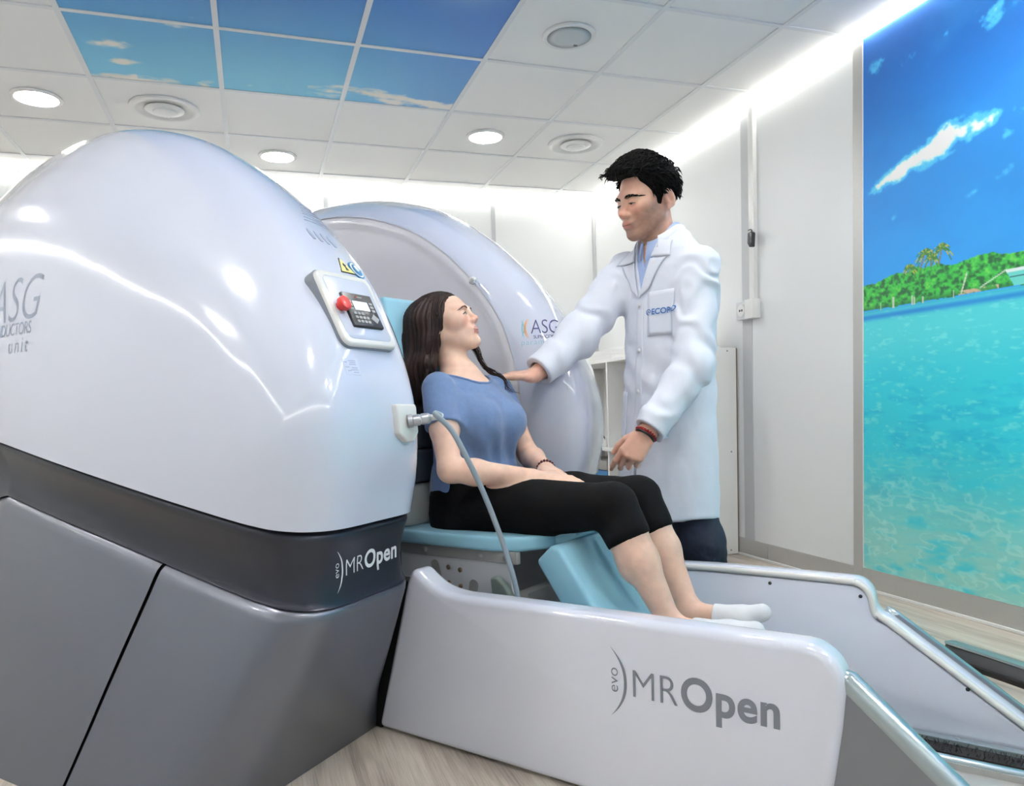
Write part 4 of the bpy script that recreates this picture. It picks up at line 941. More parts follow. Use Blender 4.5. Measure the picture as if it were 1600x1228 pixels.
def face_parts(body, C, R, sc, base, skin_bvh, brow_m, brow_poly, lids, iris_rgb, parent, lash=.0013):
    """eyes, lash lines and brows laid on the modelled face; coordinates in the head's own frame"""
    C = np.asarray(C); g = lambda x, y, z: C + sc * (R[0] * x + R[1] * y + R[2] * z)
    def hit(y, z, off):
        o_ = g(.16, y, z); h_ = skin_bvh.ray_cast(Vector(o_), Vector(-R[0])); p = np.array(h_[0]) if h_[0] is not None else g(.09, y, z); return p + R[0] * off
    part('mouth_line', *tube([hit(y, -.0668 + .0016 * (abs(y) / .022) ** 2, .0001) for y in np.linspace(-.0235, .0235, 15)], .0011 * np.array([.3, .6, .8] + [1] * 9 + [.8, .6, .3]), 6), 'mouth_dark', parent)
    for sd in (-1, 1):
        up, lw, yc, z0 = lids['up'], lids['low'], .031, lids['z']
        ts = np.linspace(-1, 1, 13); top = [(yc + .0145 * t, z0 + up * (1 - t * t) - .0015 * t) for t in ts]; bot = [(yc + .0145 * t, z0 - lw * (1 - t * t) - .0015 * t) for t in ts]
        V = [hit(sd * y, z, .0008) for y, z in top] + [hit(sd * y, z, .0008) for y, z in bot]; F = [(i, i + 1, 14 + i, 13 + i) for i in range(12)]
        ey = part('eye', V, F, 'eye_white', parent)
        iy = yc + lids.get('gaze', 0) * sd; ang = np.linspace(0, 2 * math.pi, 14, endpoint=False)
        pts = []
        for a in ang:
            y, z = iy + .0062 * math.cos(a), z0 + .0005 + .0062 * math.sin(a); t = (y - yc) / .0145; hi_ = z0 + up * (1 - t * t) - .0015 * t; lo_ = z0 - lw * (1 - t * t) - .0015 * t; pts.append(hit(sd * y, min(max(z, lo_), hi_), .0014))
        part('iris', pts, [tuple(range(14))], iris_rgb, ey)
        part('eyelashes', *tube([hit(sd * y, z, .0012) for y, z in top], [lash * (.45 + .55 * math.sin(math.pi * (i + 1.5) / 15)) for i in range(13)], 6), 'lash', parent)
        g_ = G(); rr = random.Random(5 + sd)
        for i in range(70):
            t = rr.random(); y = np.interp(t, [0, .35, .7, 1], [q[0] for q in brow_poly]); z = np.interp(t, [0, .35, .7, 1], [q[1] for q in brow_poly]) + rr.uniform(-1, 1) * np.interp(t, [0, .4, 1], [.0032, .003, .0008]) * lids.get('brow', 1)
            y2 = y + .0075; z2 = z + np.interp(t, [0, .5, 1], [.003, .0005, -.002]); g_.tube([hit(sd * y, z, .0004), hit(sd * (y + y2) / 2, (z + z2) / 2, .0014), hit(sd * y2, z2, .0006)], np.array([.0011, .0011, .0003]) * lids.get('bw', 1), 4)
        part('eyebrow', g_.v, g_.f, brow_m, parent, kind='stuff')
mat('mouth_dark', (120, 58, 54), 0.7); mat('brow_soft', (96, 64, 52), 0.8); mat('eye_white', (214, 206, 202), 0.25); mat('iris_dark', (40, 26, 20), 0.2, coat=1.0)

# ------------------------------------------------------------------ the seated woman
wm = thing('person', 'seated woman in a blue t-shirt, black leggings and white socks, leaning back', 'person', (.2, 0, .535))
WC = np.array([-.010, -.004, 1.206]); WR = axes((.945, .329), math.radians(21)); WS = .98
W_T = [(.52, 0, -.10, .165, .12), (.60, 0, -.10, .178, .125), (.68, 0, -.10, .168, .115), (.76, 0, -.095, .146, .102), (.84, 0, -.095, .150, .106), (.91, 0, -.09, .158, .105), (.965, 0, -.075, .155, .09), (1.005, 0, -.062, .125, .07), (1.04, 0, -.055, .07, .055), (1.06, 0, -.05, .05, .05)]
# loft(): lat = +v, axis = +z, front = lat x axis = +u  -> front offsets are +u
W_T = [(a, b_, -c, d, e_) for a, b_, c, d, e_ in W_T]
wNS, wNE, wNW = (.085, -.154, .983), (.185, -.232, .748), (.372, -.088, .722)
wFS, wFE, wFW = (.070, .160, .985), (.150, .225, .760), (.318, .075, .728)
def w_torso(P, infl=0.0):
    T = [(a, b_, c, d + infl, e_ + infl) for a, b_, c, d, e_ in W_T]; d = loft(P, (0, 0, 1), (0, 0, 0), (0, 1, 0), T, .03)
    for s_ in (-1, 1): d = smin(d, ell(P, (.165, s_ * .070, .880), (.062 + infl, .066 + infl, .062 + infl)), .05)
    return d
def w_legs(P, infl=0.0):
    d = None
    for s_, hp, kn, mid, an in ((-1, (.13, -.092, .620), (.640, -.092, .648), (.715, -.090, .505), (.800, -.085, .340)), (1, (.13, .092, .620), (.625, .092, .648), (.700, .088, .505), (.785, .076, .340))):
        c = chain(P, [hp, (.40, s_ * .095, .632), kn, tuple(np.array(kn) * .55 + np.array(mid) * .45), mid, an], [.092 + infl, .079 + infl, .057 + infl, .052 + infl, .048 + infl, .029 + infl], .03); c = smin(c, ell(P, (mid[0] - .025, mid[1], mid[2] + .02), (.036 + infl, .04 + infl, .075)), .03)
        d = c if d is None else smin(d, c, .012)
    return d
def w_feet(P, infl=0.0):
    d = None
    for an, he, ba, to in (((.800, -.085, .340), (.792, -.085, .312), (.955, -.072, .335), (1.015, -.066, .352)), ((.785, .076, .340), (.778, .076, .312), (.935, .070, .338), (.990, .068, .362))):
        c = chain(P, [an, he], [.031 + infl, .028 + infl], .02); c = smin(c, chain(P, [he, ba, to], [.029 + infl, .027 + infl, .019 + infl], .02), .02); c = smin(c, cap(P, an, ba, .026 + infl, .020 + infl), .02)
        d = c if d is None else np.minimum(d, c)
    return d
W_HANDN = hand_caps(wNW, (.90, .42, -.06), (-.40, .85, .1), (.05, -.05, 1), [(.15, .25, .2)] * 4, [(.6, .7, -.1, .04), (.9, .4, -.1, .03), (1, .1, -.1, .025)], .88)
W_HANDF = hand_caps(wFW, (.72, -.68, -.08), (-.6, -.7, .1), (.05, -.05, 1), [(.2, .3, .2)] * 4, [(.6, .7, -.1, .04), (.9, .4, -.1, .03), (1, .1, -.1, .025)], .88)
def w_arms(P):
    d = chain(P, [wNS, tuple(np.array(wNS) * .5 + np.array(wNE) * .5), wNE, tuple(np.array(wNE) * .7 + np.array(wNW) * .3), wNW], [.047, .041, .034, .037, .0225], .02)
    e_ = chain(P, [wFS, tuple(np.array(wFS) * .5 + np.array(wFE) * .5), wFE, tuple(np.array(wFE) * .7 + np.array(wFW) * .3), wFW], [.047, .041, .034, .037, .0225], .02)
    return np.minimum(smin(d, caps_sdf(P, W_HANDN), .012), smin(e_, caps_sdf(P, W_HANDF), .012))
def w_neck(P): return chain(P, [(.048, 0, 1.03), tuple(WC + WR[0] * -.026 + WR[2] * -.055)], [.052, .047], .02)
def w_body(P):
    d = smin(w_torso(P), w_arms(P), .03); d = smin(d, w_legs(P), .03); d = smin(d, w_feet(P), .02); d = smin(d, w_neck(P), .035); return smin(d, head_sdf(P, WC, WR, 'f', WS), .018)
V, F = mesh_sdf(w_body, (-.16, -.32, .26), (1.08, .32, 1.38), .0036); V, F = refine(V, F, (V[:, 2] > 1.09) & ((V - WC) @ WR[0] > -.04), lambda P: smin(w_neck(P), head_sdf(P, WC, WR, 'f', WS), .018))
def head_local(V, C, R, sc): return ((V - C) @ R.T) / sc
def skin_cols(V, C, R, sc, tone, lip, blush, stub=None):
    c = np.tile(np.array(tone, float), (len(V), 1)); q = head_local(V, C, R, sc); x, y, z = q[:, 0], np.abs(q[:, 1]), q[:, 2]; n = fbm(V.astype(f32) * 60, 3)
    c *= (.95 + .1 * n)[:, None]
    c = mixc(c, blush, np.exp(-(((y - .042) / .02) ** 2 + ((z + .03) / .02) ** 2)) * (x > .02) * .45); c = mixc(c, blush, np.exp(-((y / .014) ** 2 + ((z + .033) / .014) ** 2)) * (x > .085) * .5); c = mixc(c, blush, np.exp(-(((y - .08) / .01) ** 2 + ((z + .01) / .03) ** 2)) * (np.abs(x) < .04) * .4)
    if stub is not None:
        j = sst(-.020, -.065, z) * sst(-.03, .025, x) * (z > -.14); j = np.maximum(j, sst(.01, -.04, z) * sst(.045, .068, y) * sst(-.02, .02, x) * (z > -.14)); j *= 1 - sst(.0, 1, np.exp(-((y / .02) ** 2 + ((z + .033) / .012) ** 2)) * 1.6); c = mixc(c, stub, np.clip(j, 0, 1) * (.45 + .25 * fbm(V.astype(f32) * 160, 2)))
    up = np.exp(-(((z + .0615 - .003 * (y > .004)) / .0048) ** 4)) * (y < .0255 - np.abs(z + .066) * 1.2) * (x > .07); lo_ = np.exp(-(((z + .0728) / .006) ** 4)) * (y < .0215) * (x > .07)
    return lin(np.clip(mixc(c, lip, np.clip(np.maximum(up, lo_), 0, 1) * .75), 0, 255))
wb = part('body', V, F, 'skin', wm, cols=skin_cols(V, WC, WR, WS, (238, 198, 176), (196, 112, 108), (226, 154, 136)))
WBV = BVHTree.FromPolygons([tuple(p) for p in V[(V[:, 2] > 1.0)]], [tuple(f) for f in (lambda ok: (np.cumsum(ok) - 1)[F[ok[F].all(1)]])(V[:, 2] > 1.0)])
face_parts(wb, WC, WR, WS, None, WBV, 'brow_soft', [(.013, .0095), (.025, .0125), (.037, .0125), (.049, .0065)], dict(up=.0050, low=.0034, bw=.65, z=-.0105, gaze=.002, brow=.8), 'iris_dark', wm, .0021)
# t-shirt
sl_n = np.array(wNE) - np.array(wNS); sl_n /= np.linalg.norm(sl_n); sl_f = np.array(wFE) - np.array(wFS); sl_f /= np.linalg.norm(sl_f)
def w_shirt(P):
    d = w_torso(P, .010)
    for S_, ax in ((wNS, sl_n), (wFS, sl_f)):
        S_ = np.array(S_); e_ = S_ + ax * .125; a = cap(P, S_ - ax * .005, e_, .053, .055); a = smax(a, (P - e_.astype(f32)) @ ax.astype(f32) - .0, .004); d = smin(d, a, .03)
    # loose cloth: drape folds under the bust and across the belly
    w_ = np.sin((P[:, 0] * .8 + P[:, 1] * 1.2) * 62 + P[:, 2] * 20 + 3 * vnoise(P * 9)) * sst(.90, .78, P[:, 2]) * .0046; d = d - w_ + wrinkle(P, 16, .004, 3.0, (1, 1, .5))
    hem = .655 + .10 * np.clip(P[:, 0] - .02, 0, .25); d = smax(d, hem - P[:, 2], .004)
    nk = ell(P, (.062, 0, 1.062), (.098, .098, .062), axes((1, 0), -.45)); d = smax(d, -nk, .006)
    return smax(d, -(smin(w_torso(P), w_arms(P), .02) + .001), .002)
V, F = mesh_sdf(w_shirt, (-.10, -.32, .60), (.36, .32, 1.10), .0034); V, F = keep_big(V, F); ts_ = part('t_shirt', V, F, 'shirt_blue', wm, label='blue short-sleeved t-shirt')
# neckline rib and hems as thin cords lying on the cloth
SBV = BVHTree.FromPolygons([tuple(p) for p in V], [tuple(f) for f in F])
rg_ = []
for a in np.linspace(0, 2 * math.pi, 60):
    R_ = axes((1, 0), -.45); p = np.array([.062, 0, 1.062]) + R_[0] * .099 * math.cos(a) + R_[1] * .099 * math.sin(a) + R_[2] * -.005; h_ = SBV.find_nearest(Vector(p)); rg_.append(np.array(h_[0]))
part('neck_rib', *tube(rg_, .0045, 6, False), 'shirt_blue', ts_)
# leggings, cut below the knee
def w_legg(P):
    d = smin(w_legs(P, .004), loft(P, (0, 0, 1), (0, 0, 0), (0, 1, 0), [(.52, 0, .10, .172, .130), (.60, 0, .10, .186, .134), (.68, 0, .10, .176, .125), (.74, 0, .097, .158, .114)], .02), .03)
    sh_ = np.array([.46, 0, -.888], f32); d = smax(d, (P - np.array([.686, 0, .556], f32)) @ sh_, .004); d = smax(d, P[:, 2] - .725, .004); return d + wrinkle(P, 40, .0015)
V, F = mesh_sdf(w_legg, (-.08, -.23, .44), (.80, .23, .76), .004); part('leggings', V, F, 'leggings', wm, label='black leggings ending below the knee')
# socks
def w_sock(P): d = w_feet(P, .005); return smax(d, .862 - P[:, 0] - .1 * (P[:, 2] - .33), .003) + wrinkle(P, 60, .001)
V, F = mesh_sdf(w_sock, (.82, -.14, .26), (1.08, .14, .42), .003); a = V[:, 1] < 0
for s_ in (True, False):
    ok = a == s_; part('sock', V[ok], (np.cumsum(ok) - 1)[F[ok[F].all(1)]], 'sock', wm, label='white ankle sock')
# bead bracelet on the far wrist
d_ = np.array(wFW) - np.array(wFE); d_ /= np.linalg.norm(d_); c_ = np.array(wFW) - d_ * .004; e1 = np.cross(d_, (0, 0, 1)); e1 /= np.linalg.norm(e1); e2 = np.cross(d_, e1); g = G()
for k in range(18):
    a = 2 * math.pi * k / 18; p = c_ + .0275 * (math.cos(a) * e1 + math.sin(a) * e2); v, f = lathe([(.0005, -.0048), (.0035, -.0034), (.0048, 0), (.0035, .0034), (.0005, .0048)], 8, p); g.add(v, f)
part('bracelet', g.v, g.f, 'bead_maroon', wm, label='maroon bead bracelet', kind='stuff')
# hair
def hl(p): return WC + WS * (WR[0] * p[0] + WR[1] * p[1] + WR[2] * p[2])
def w_hair(P):
    q = ((P - WC.astype(f32)) @ WR.T.astype(f32)) / WS; x, y, z = q[:, 0], np.abs(q[:, 1]), q[:, 2]
    d = ell(q, (-.018, 0, .021), (.104, .084, .089))
    line = np.interp(z, [-.15, -.06, -.02, .0, .03, .06, .08, .10], [.004, .006, .014, .026, .042, .062, .074, .080]).astype(f32) + .02 * sst(.03, .0, y) * sst(.06, .09, z) * 0
    d = smax(d, x - line, .012)
    f_ = chain(P, [tuple(hl((-.050, -.035, .02))), (-.085, -.060, 1.13), (-.062, -.090, 1.045), (-.045, -.105, .97)], [.072, .064, .050, .026], .03)
    f_ = smin(f_, chain(P, [tuple(hl((-.020, -.066, .0))), (-.010, -.078, 1.14), (-.012, -.098, 1.07), (-.030, -.110, 1.0)], [.026, .030, .028, .014], .03), .02)
    f_ = smin(f_, chain(P, [tuple(hl((-.050, .04, .0))), (-.06, .05, 1.13), (-.02, .085, 1.07)], [.06, .05, .025], .03), .02)
    d = smin(d, smax(f_, x - line - .01, .012), .02)
    ang = np.arctan2(P[:, 1] + .01, P[:, 0] + .02) ; gr = vnoise(np.stack([ang * 26, P[:, 2] * 5, ang * 0], 1).astype(f32)) - .5
    return d + gr * .007
V, F = mesh_sdf(w_hair, (-.20, -.20, .90), (.14, .16, 1.38), .0034); V, F = keep_big(V, F); hr = part('hair', V, F, 'hair_brown', wm, label='long dark brown hair')
rh = random.Random(11); g = G()
for k in range(210):                            # near side and back: from the parting round the head and down behind the shoulder
    u = rh.random(); x0 = .074 - .14 * u; p0 = hl((x0, -.006 - .01 * rh.random(), .020 + .088 * math.sqrt(max(.05, 1 - ((x0 + .018) / .106) ** 2))))
    x1 = x0 * .82 - .006; y1 = -.046 - .008 * rh.random(); p1 = hl((x1, y1, .020 + .088 * math.sqrt(max(.04, 1 - ((x1 + .018) / .106) ** 2 - (y1 / .086) ** 2)) + .0015)); p2 = hl((np.interp(u, [0, 1], [.030, -.080]) + rh.uniform(-.008, .008), -.090 + .03 * u * u, .03)); p3 = hl((np.interp(u, [0, 1], [.010, -.092]) + rh.uniform(-.01, .01), -.094 + .02 * u, -.03))
    e_ = rh.random(); p4 = np.array([np.interp(u, [0, 1], [.012, -.105]) + rh.uniform(-.012, .012), -.105 + .05 * u + rh.uniform(-.012, .012), 1.10 + rh.uniform(-.02, .02)]); p5 = np.array([np.interp(u, [0, 1], [.004, -.09]) + rh.uniform(-.02, .02), -.120 + .04 * u + rh.uniform(-.012, .012), 1.02 + rh.uniform(-.02, .03)]); p6 = p5 + np.array([rh.uniform(-.02, .01), rh.uniform(-.01, .01), -.05 - .05 * e_])
    n = 18; g.tube(catmull([p0, p1, p2, p3, p4, p5, p6], n), .0022 * np.concatenate([np.linspace(.6, 1, 4), np.ones(n - 9), np.linspace(1, .12, 5)]) * rh.uniform(.6, 1.2), 5)
for k in range(40):                             # far side lock falling over the other shoulder
    j = lambda s_: np.array([rh.uniform(-s_, s_) for _ in range(3)])
    P_ = [hl((.04 - .06 * rh.random(), .01, .094)), hl((.02, .054, .066)) + j(.005), hl((.0, .094, .0)) + j(.006), np.array([.045, .085, 1.125]) + j(.008), np.array([.075, .088, 1.068]) + j(.007), np.array([.115, .085, 1.042]) + j(.008), np.array([.165, .075, 1.02]) + j(.006), np.array([.185, .07, .985]) + j(.008), np.array([.225, .07, .968]) + j(.005)]
    n = 44; ln_ = rh.randint(31, 44); g.tube(catmull(P_, n)[:ln_], .0018 * np.linspace(1, .2, n)[:ln_] * rh.uniform(.6, 1.2), 5)
part('hair_strands', g.v, g.f, 'hair_brown', hr, kind='stuff')
# ------------------------------------------------------------------ the standing doctor
mn = thing('person', 'standing man in a white lab coat reaching towards the seated woman', 'person', (.53, .62, 0))
MC = np.array([.457, .544, 1.622]); MR = axes((-.42, -.907), math.radians(-13), math.radians(-3)); MS = 1.05
MF = np.array([-.44, -.898, 0.0]); MF /= np.linalg.norm(MF); ML = np.array([-MF[1] * -1 * -1, MF[0], 0]); ML = np.cross((0, 0, 1), MF)      # facing, his left
AX = np.array([0.0, 0.0, 1.0])
mLS, mLE, mLW = np.array([.640, .540, 1.365]), np.array([.655, .452, 1.040]), np.array([.562, .292, .830])
mRS, mRE, mRW = np.array([.335, .622, 1.392]), np.array([.236, .432, 1.165]), np.array([.160, .268, 1.034])
MO = np.array([.50, .605, 0.0])
# loft front = lat x axis with lat = -left gives the facing direction
LATM = -ML
def m_torso(P, i=0.0):
    T = [(.80, 0, .0, .165, .115), (.95, 0, .0, .165, .115), (1.05, 0, .005, .155, .108), (1.2, 0, .01, .172, .118), (1.32, 0, .01, .185, .112), (1.42, 0, .0, .165, .09), (1.475, 0, .0, .105, .07), (1.52, 0, .0, .06, .06)]
    return loft(P, AX, MO, LATM, [(a, b_, c, d + i, e_ + i) for a, b_, c, d, e_ in T], .03)
def ortho(X, Z):
    X = np.asarray(X, float); X = X / np.linalg.norm(X); Z = np.asarray(Z, float); Z = Z - X * (Z @ X); Z /= np.linalg.norm(Z); return X, np.cross(Z, X), Z
# left hand: back of the hand to the camera, fingers bent down to the left
camdir = np.array([1.614 - .53, -1.916 - .25, .926 - .78]); camdir /= np.linalg.norm(camdir)
right_img = np.array([.813, .582, 0.0])
Xl, Yl, Zl = ortho(-right_img * .62 + np.array([0, 0, -.78]) + camdir * .0, camdir + np.array([0, 0, .25]))
M_HL = hand_caps(mLW, Xl, -Yl if (Yl @ right_img) > 0 else Yl, Zl, [(.45, .35, .2), (.75, .55, .3), (.85, .65, .35), (.9, .7, .35)], [(.75, .55, -.25, .045), (.95, .25, -.35, .034), (1, .0, -.3, .027)], 1.0)
# right hand: palm down on her shoulder, thumb towards the camera
tgt = np.array([.050, .165, 1.030]); Xr, Yr, Zr = ortho(tgt - mRW, (0.1, -.1, 1))
M_HR = hand_caps(mRW, Xr, Yr if (Yr @ camdir) > 0 else -Yr, Zr, [(.12, .2, .15), (.15, .25, .2), (.2, .3, .25), (.25, .35, .25)], [(.62, .62, .15, .044), (.95, .32, .1, .036), (1, .10, .0, .028)], 1.0)
def m_arms(P):
    a = chain(P, [mLS, mLE, mLE * .7 + mLW * .3, mLW], [.055, .043, .043, .027], .02); b_ = chain(P, [mRS, mRE, mRE * .7 + mRW * .3, mRW], [.055, .043, .043, .027], .02)
    return np.minimum(smin(a, caps_sdf(P, M_HL), .014), smin(b_, caps_sdf(P, M_HR), .014))
M_LEGS = (((.560, .595, .86), (.588, .580, .58), (.632, .566, .44), (.660, .66, .10)), ((.430, .640, .86), (.435, .63, .60), (.435, .615, .46), (.45, .70, .10)))
def m_legs(P, i=0.0):
    d = None
    for hp, th, kn, an in M_LEGS:
        c = chain(P, [hp, th, kn, an], [.082 + i, .070 + i, .064 + i, .045 + i], .03); d = c if d is None else smin(d, c, .02)
    return d
def m_body(P):
    d = smin(m_torso(P, -.01), m_arms(P), .03); d = smin(d, m_legs(P), .04)
    d = smin(d, chain(P, [(.488, .587, 1.43), tuple(MC + MR[0] * -.030 + MR[2] * -.058)], [.062, .054], .02), .03)
    return smin(d, head_sdf(P, MC, MR, 'm', MS), .018)
V, F = mesh_sdf(m_body, (-.04, .05, .06), (.80, .78, 1.80), .004); NKM = lambda P: chain(P, [(.488, .587, 1.43), tuple(MC + MR[0] * -.030 + MR[2] * -.058)], [.062, .054], .02)
V, F = refine(V, F, (V[:, 2] > 1.49) & ((V - MC) @ MR[0] > -.045), lambda P: smin(NKM(P), head_sdf(P, MC, MR, 'm', MS), .018))
HR = ((V - mLW) @ (mLW - mLE) > 0) & (np.linalg.norm(V - mLW, axis=1) < .2) | ((V - mRW) @ (mRW - mRE) > 0) & (np.linalg.norm(V - mRW, axis=1) < .2)
V, F = refine(V, F, HR & (V[:, 2] < 1.3), m_arms)
mb = part('body', V, F, 'skin', mn, cols=skin_cols(V, MC, MR, MS, (226, 178, 156), (196, 122, 112), (206, 138, 120), (128, 98, 82)))
ok = V[:, 2] > 1.4; MBV = BVHTree.FromPolygons([tuple(p) for p in V[ok]], [tuple(f) for f in (np.cumsum(ok) - 1)[F[ok[F].all(1)]]])
face_parts(mb, MC, MR, MS, None, MBV, 'hair_black', [(.011, .0155), (.026, .0195), (.042, .0195), (.054, .013)], dict(up=.0012, low=.0036, z=-.0035, gaze=.0, brow=1.5), 'iris_dark', mn, .0018)
# lab coat
C_T = [(.525, 0, -.02, .205, .150), (.65, 0, -.015, .200, .146), (.80, 0, -.008, .195, .140), (.95, 0, .0, .190, .135), (1.08, 0, .005, .185, .132), (1.20, 0, .012, .190, .134), (1.30, 0, .012, .196, .128), (1.38, 0, .006, .190, .114), (1.44, 0, .0, .155, .096), (1.485, 0, -.004, .108, .084), (1.515, 0, -.004, .088, .078)]
def sleeve(P, S_, E_, W_, r, cut):
    d = chain(P, [S_, E_, W_ + (W_ - E_) * .12], r, .03); ax = (W_ - E_) / np.linalg.norm(W_ - E_); e_ = W_ - ax * cut
    return smax(d, (P - e_.astype(f32)) @ ax.astype(f32), .003)
def m_coatcore(P): return loft(P, AX, MO, LATM, C_T, .012)
def coat_xy(P): q = P - MO.astype(f32); return q @ ML.astype(f32), q @ MF.astype(f32)
def folds(P):
    x, y = coat_xy(P); n = vnoise(P * 7)
    v = np.sin(x * 34 + y * 16 + 5 * n) * sst(.95, .6, P[:, 2]) * .007          # hanging folds in the skirt
    v = v + np.sin((x * .6 + P[:, 2] * 1.0) * 60 + 4 * n) * np.exp(-((P[:, 2] - 1.02) / .12) ** 2) * .0035
    return v
def sleeve_folds(P, A_, B_, n_=9, amp=.005):
    ax = (B_ - A_); L = np.linalg.norm(ax); ax = ax / L; t = (P - A_.astype(f32)) @ ax.astype(f32); w = vnoise(P * 14); return np.sin(t / L * n_ * math.pi * .8 + 8 * w) * amp * (.3 + vnoise(P * 9 + 3.3))
def m_coat(P):
    core = m_coatcore(P) - folds(P)
    L_ = sleeve(P, mLS, mLE, mLW, [.076, .066, .052], .010) - sleeve_folds(P, mLE + (mLS - mLE) * .6, mLW, 10, .0056)
    R_ = sleeve(P, mRS, mRE, mRW, [.080, .070, .056], .018) - sleeve_folds(P, mRS, mRW, 11, .0058)
    d = smin(core, L_, .02); d = smin(d, R_, .025) + wrinkle(P, 15, .0036, 5.0)
    x, y = coat_xy(P); z = P[:, 2]
    vee = np.maximum(np.abs(x) - (z - 1.300) * .36, 1.300 - z); vee = np.maximum(vee, .035 - y); d = smax(d, -vee, .004)           # open neck
    slit = np.maximum(np.abs(x + .004 * 0) - np.interp(z, [.5, .78, .80], [.022, .006, -.01]).astype(f32), -y); d = smax(d, -slit, .004)   # falls open below the last button
    inner = smin(np.maximum(m_torso(P, .0), .9 - P[:, 2]), np.minimum(chain(P, [mLS, mLE, mLW + (mLW - mLE) * .2], [.06, .05, .036], .02), chain(P, [mRS, mRE, mRW + (mRW - mRE) * .2], [.06, .05, .038], .02)), .03)
    neck = cap(P, (.488, .587, 1.40), (.482, .577, 1.56), .068, .068)
    return smax(smax(d, -(inner + .004), .003), -neck, .004)
V, F = mesh_sdf(m_coat, (.04, .12, .50), (.84, .86, 1.53), .0042); V, F = keep_big(V, F); ct = part('lab_coat', V, F, 'coat_white', mn, label='white lab coat')
CBV = BVHTree.FromPolygons([tuple(p) for p in V], [tuple(f) for f in F])
# pale blue shirt under the coat
def m_shirt(P):
    d = m_torso(P, .006); x, y = coat_xy(P); z = P[:, 2]; d = smax(d, 1.15 - z, .004); d = smax(d, np.abs(x) - .095, .004); d = smax(d, -y - .06, .004)
    vee = np.maximum(np.abs(x) - (z - 1.385) * .34, 1.385 - z); vee = np.maximum(vee, .02 - y); d = smax(d, -vee, .003)
    neck = cap(P, (.488, .587, 1.40), (.482, .577, 1.56), .060, .060)
    return smax(d, -neck, .003)
V, F = mesh_sdf(m_shirt, (.26, .40, 1.12), (.76, .80, 1.53), .0042); V, F = keep_big(V, F); shm = part('shirt', V, F, 'shirt_pale', mn, label='pale blue shirt')
# jeans and shoes
def m_jeans(P): return smax(smin(m_legs(P, .010), loft(P, AX, MO, LATM, [(.78, 0, 0, .175, .125), (.95, 0, 0, .175, .125)], .02), .03) + wrinkle(P, 22, .006, 2.0), .075 - P[:, 2], .004)
V, F = mesh_sdf(m_jeans, (.28, .42, .05), (.80, .80, .98), .005); part('jeans', V, F, 'jeans', mn, label='dark blue jeans')
for hp, th, kn, an in M_LEGS:
    an = np.array(an); to = an + MF * .19; to[2] = .038
    def shoe(P, an=an, to=to): return smax(smin(chain(P, [(an[0], an[1], .055), to], [.048, .036], .03), cap(P, (an[0], an[1], .06), (an[0], an[1], .11), .046, .044), .03), .001 - P[:, 2], .004)
    V, F = mesh_sdf(shoe, np.minimum(an, to) - .07 - np.array([0, 0, .05]), np.maximum(an, to) + .07, .006); V[:, 2] = np.maximum(V[:, 2], .001); part('shoe', V, F, 'shoe', mn, label='dark shoe')
# coat details: lapels, collar, placket, buttons, pockets, embroidery
def cpt(x, z, off, bv=CBV):
    o_ = MO + ML * x + MF * .6 + np.array([0, 0, z]); h_ = bv.ray_cast(Vector(o_), Vector(-MF)); p = np.array(h_[0]) if h_[0] is not None else MO + ML * x + MF * .12 + np.array([0, 0, z]); return p + MF * off
def patch(quad, off, nx=8, nz=8, thick=.003, edge=0.0):
    q = np.array(quad, float); top = []; bot = []
    for j in range(nz + 1):
        for i in range(nx + 1):
            s_, t = i / nx, j / nz; a = (q[0] * (1 - s_) + q[1] * s_) * (1 - t) + (q[3] * (1 - s_) + q[2] * s_) * t; p = cpt(a[0], a[1], 0); o_ = off if np.isscalar(off) else (off[0] * (1 - s_) + off[1] * s_); top.append(p + MF * (o_ + thick)); bot.append(p + MF * o_)
    n = (nx + 1) * (nz + 1); top = np.array(top); bot = np.array(bot)
    def sm(A_):
        B_ = A_.reshape(nz + 1, nx + 1, 3).copy()
        for _ in range(3): B_[1:-1] = .25 * B_[:-2] + .5 * B_[1:-1] + .25 * B_[2:]; B_[:, 1:-1] = .25 * B_[:, :-2] + .5 * B_[:, 1:-1] + .25 * B_[:, 2:]
        return B_.reshape(-1, 3)
    top, bot = sm(top), sm(bot); V = np.vstack([top, bot]); F = []
    for j in range(nz):
        for i in range(nx):
            a = j * (nx + 1) + i; F.append((a, a + 1, a + nx + 2, a + nx + 1)); F.append((n + a, n + a + nx + 1, n + a + nx + 2, n + a + 1))
    rim = [i for i in range(nx + 1)] + [j * (nx + 1) + nx for j in range(1, nz + 1)] + [nz * (nx + 1) + i for i in range(nx - 1, -1, -1)] + [j * (nx + 1) for j in range(nz - 1, 0, -1)]
    for a, b_ in zip(rim, rim[1:] + rim[:1]): F.append((a, n + a, n + b_, b_))
    return V, F
for s_ in (1, -1):
    part('lapel', *patch([(s_ * .003, 1.285), (s_ * .046, 1.315), (s_ * .100, 1.410), (s_ * .044, 1.414)], (.006, .003), 7, 10, .004), 'coat_white', ct)
    part('lapel', *patch([(s_ * .046, 1.418), (s_ * .114, 1.412), (s_ * .104, 1.466), (s_ * .064, 1.474)], (.007, .004), 7, 6, .004), 'coat_white', ct)
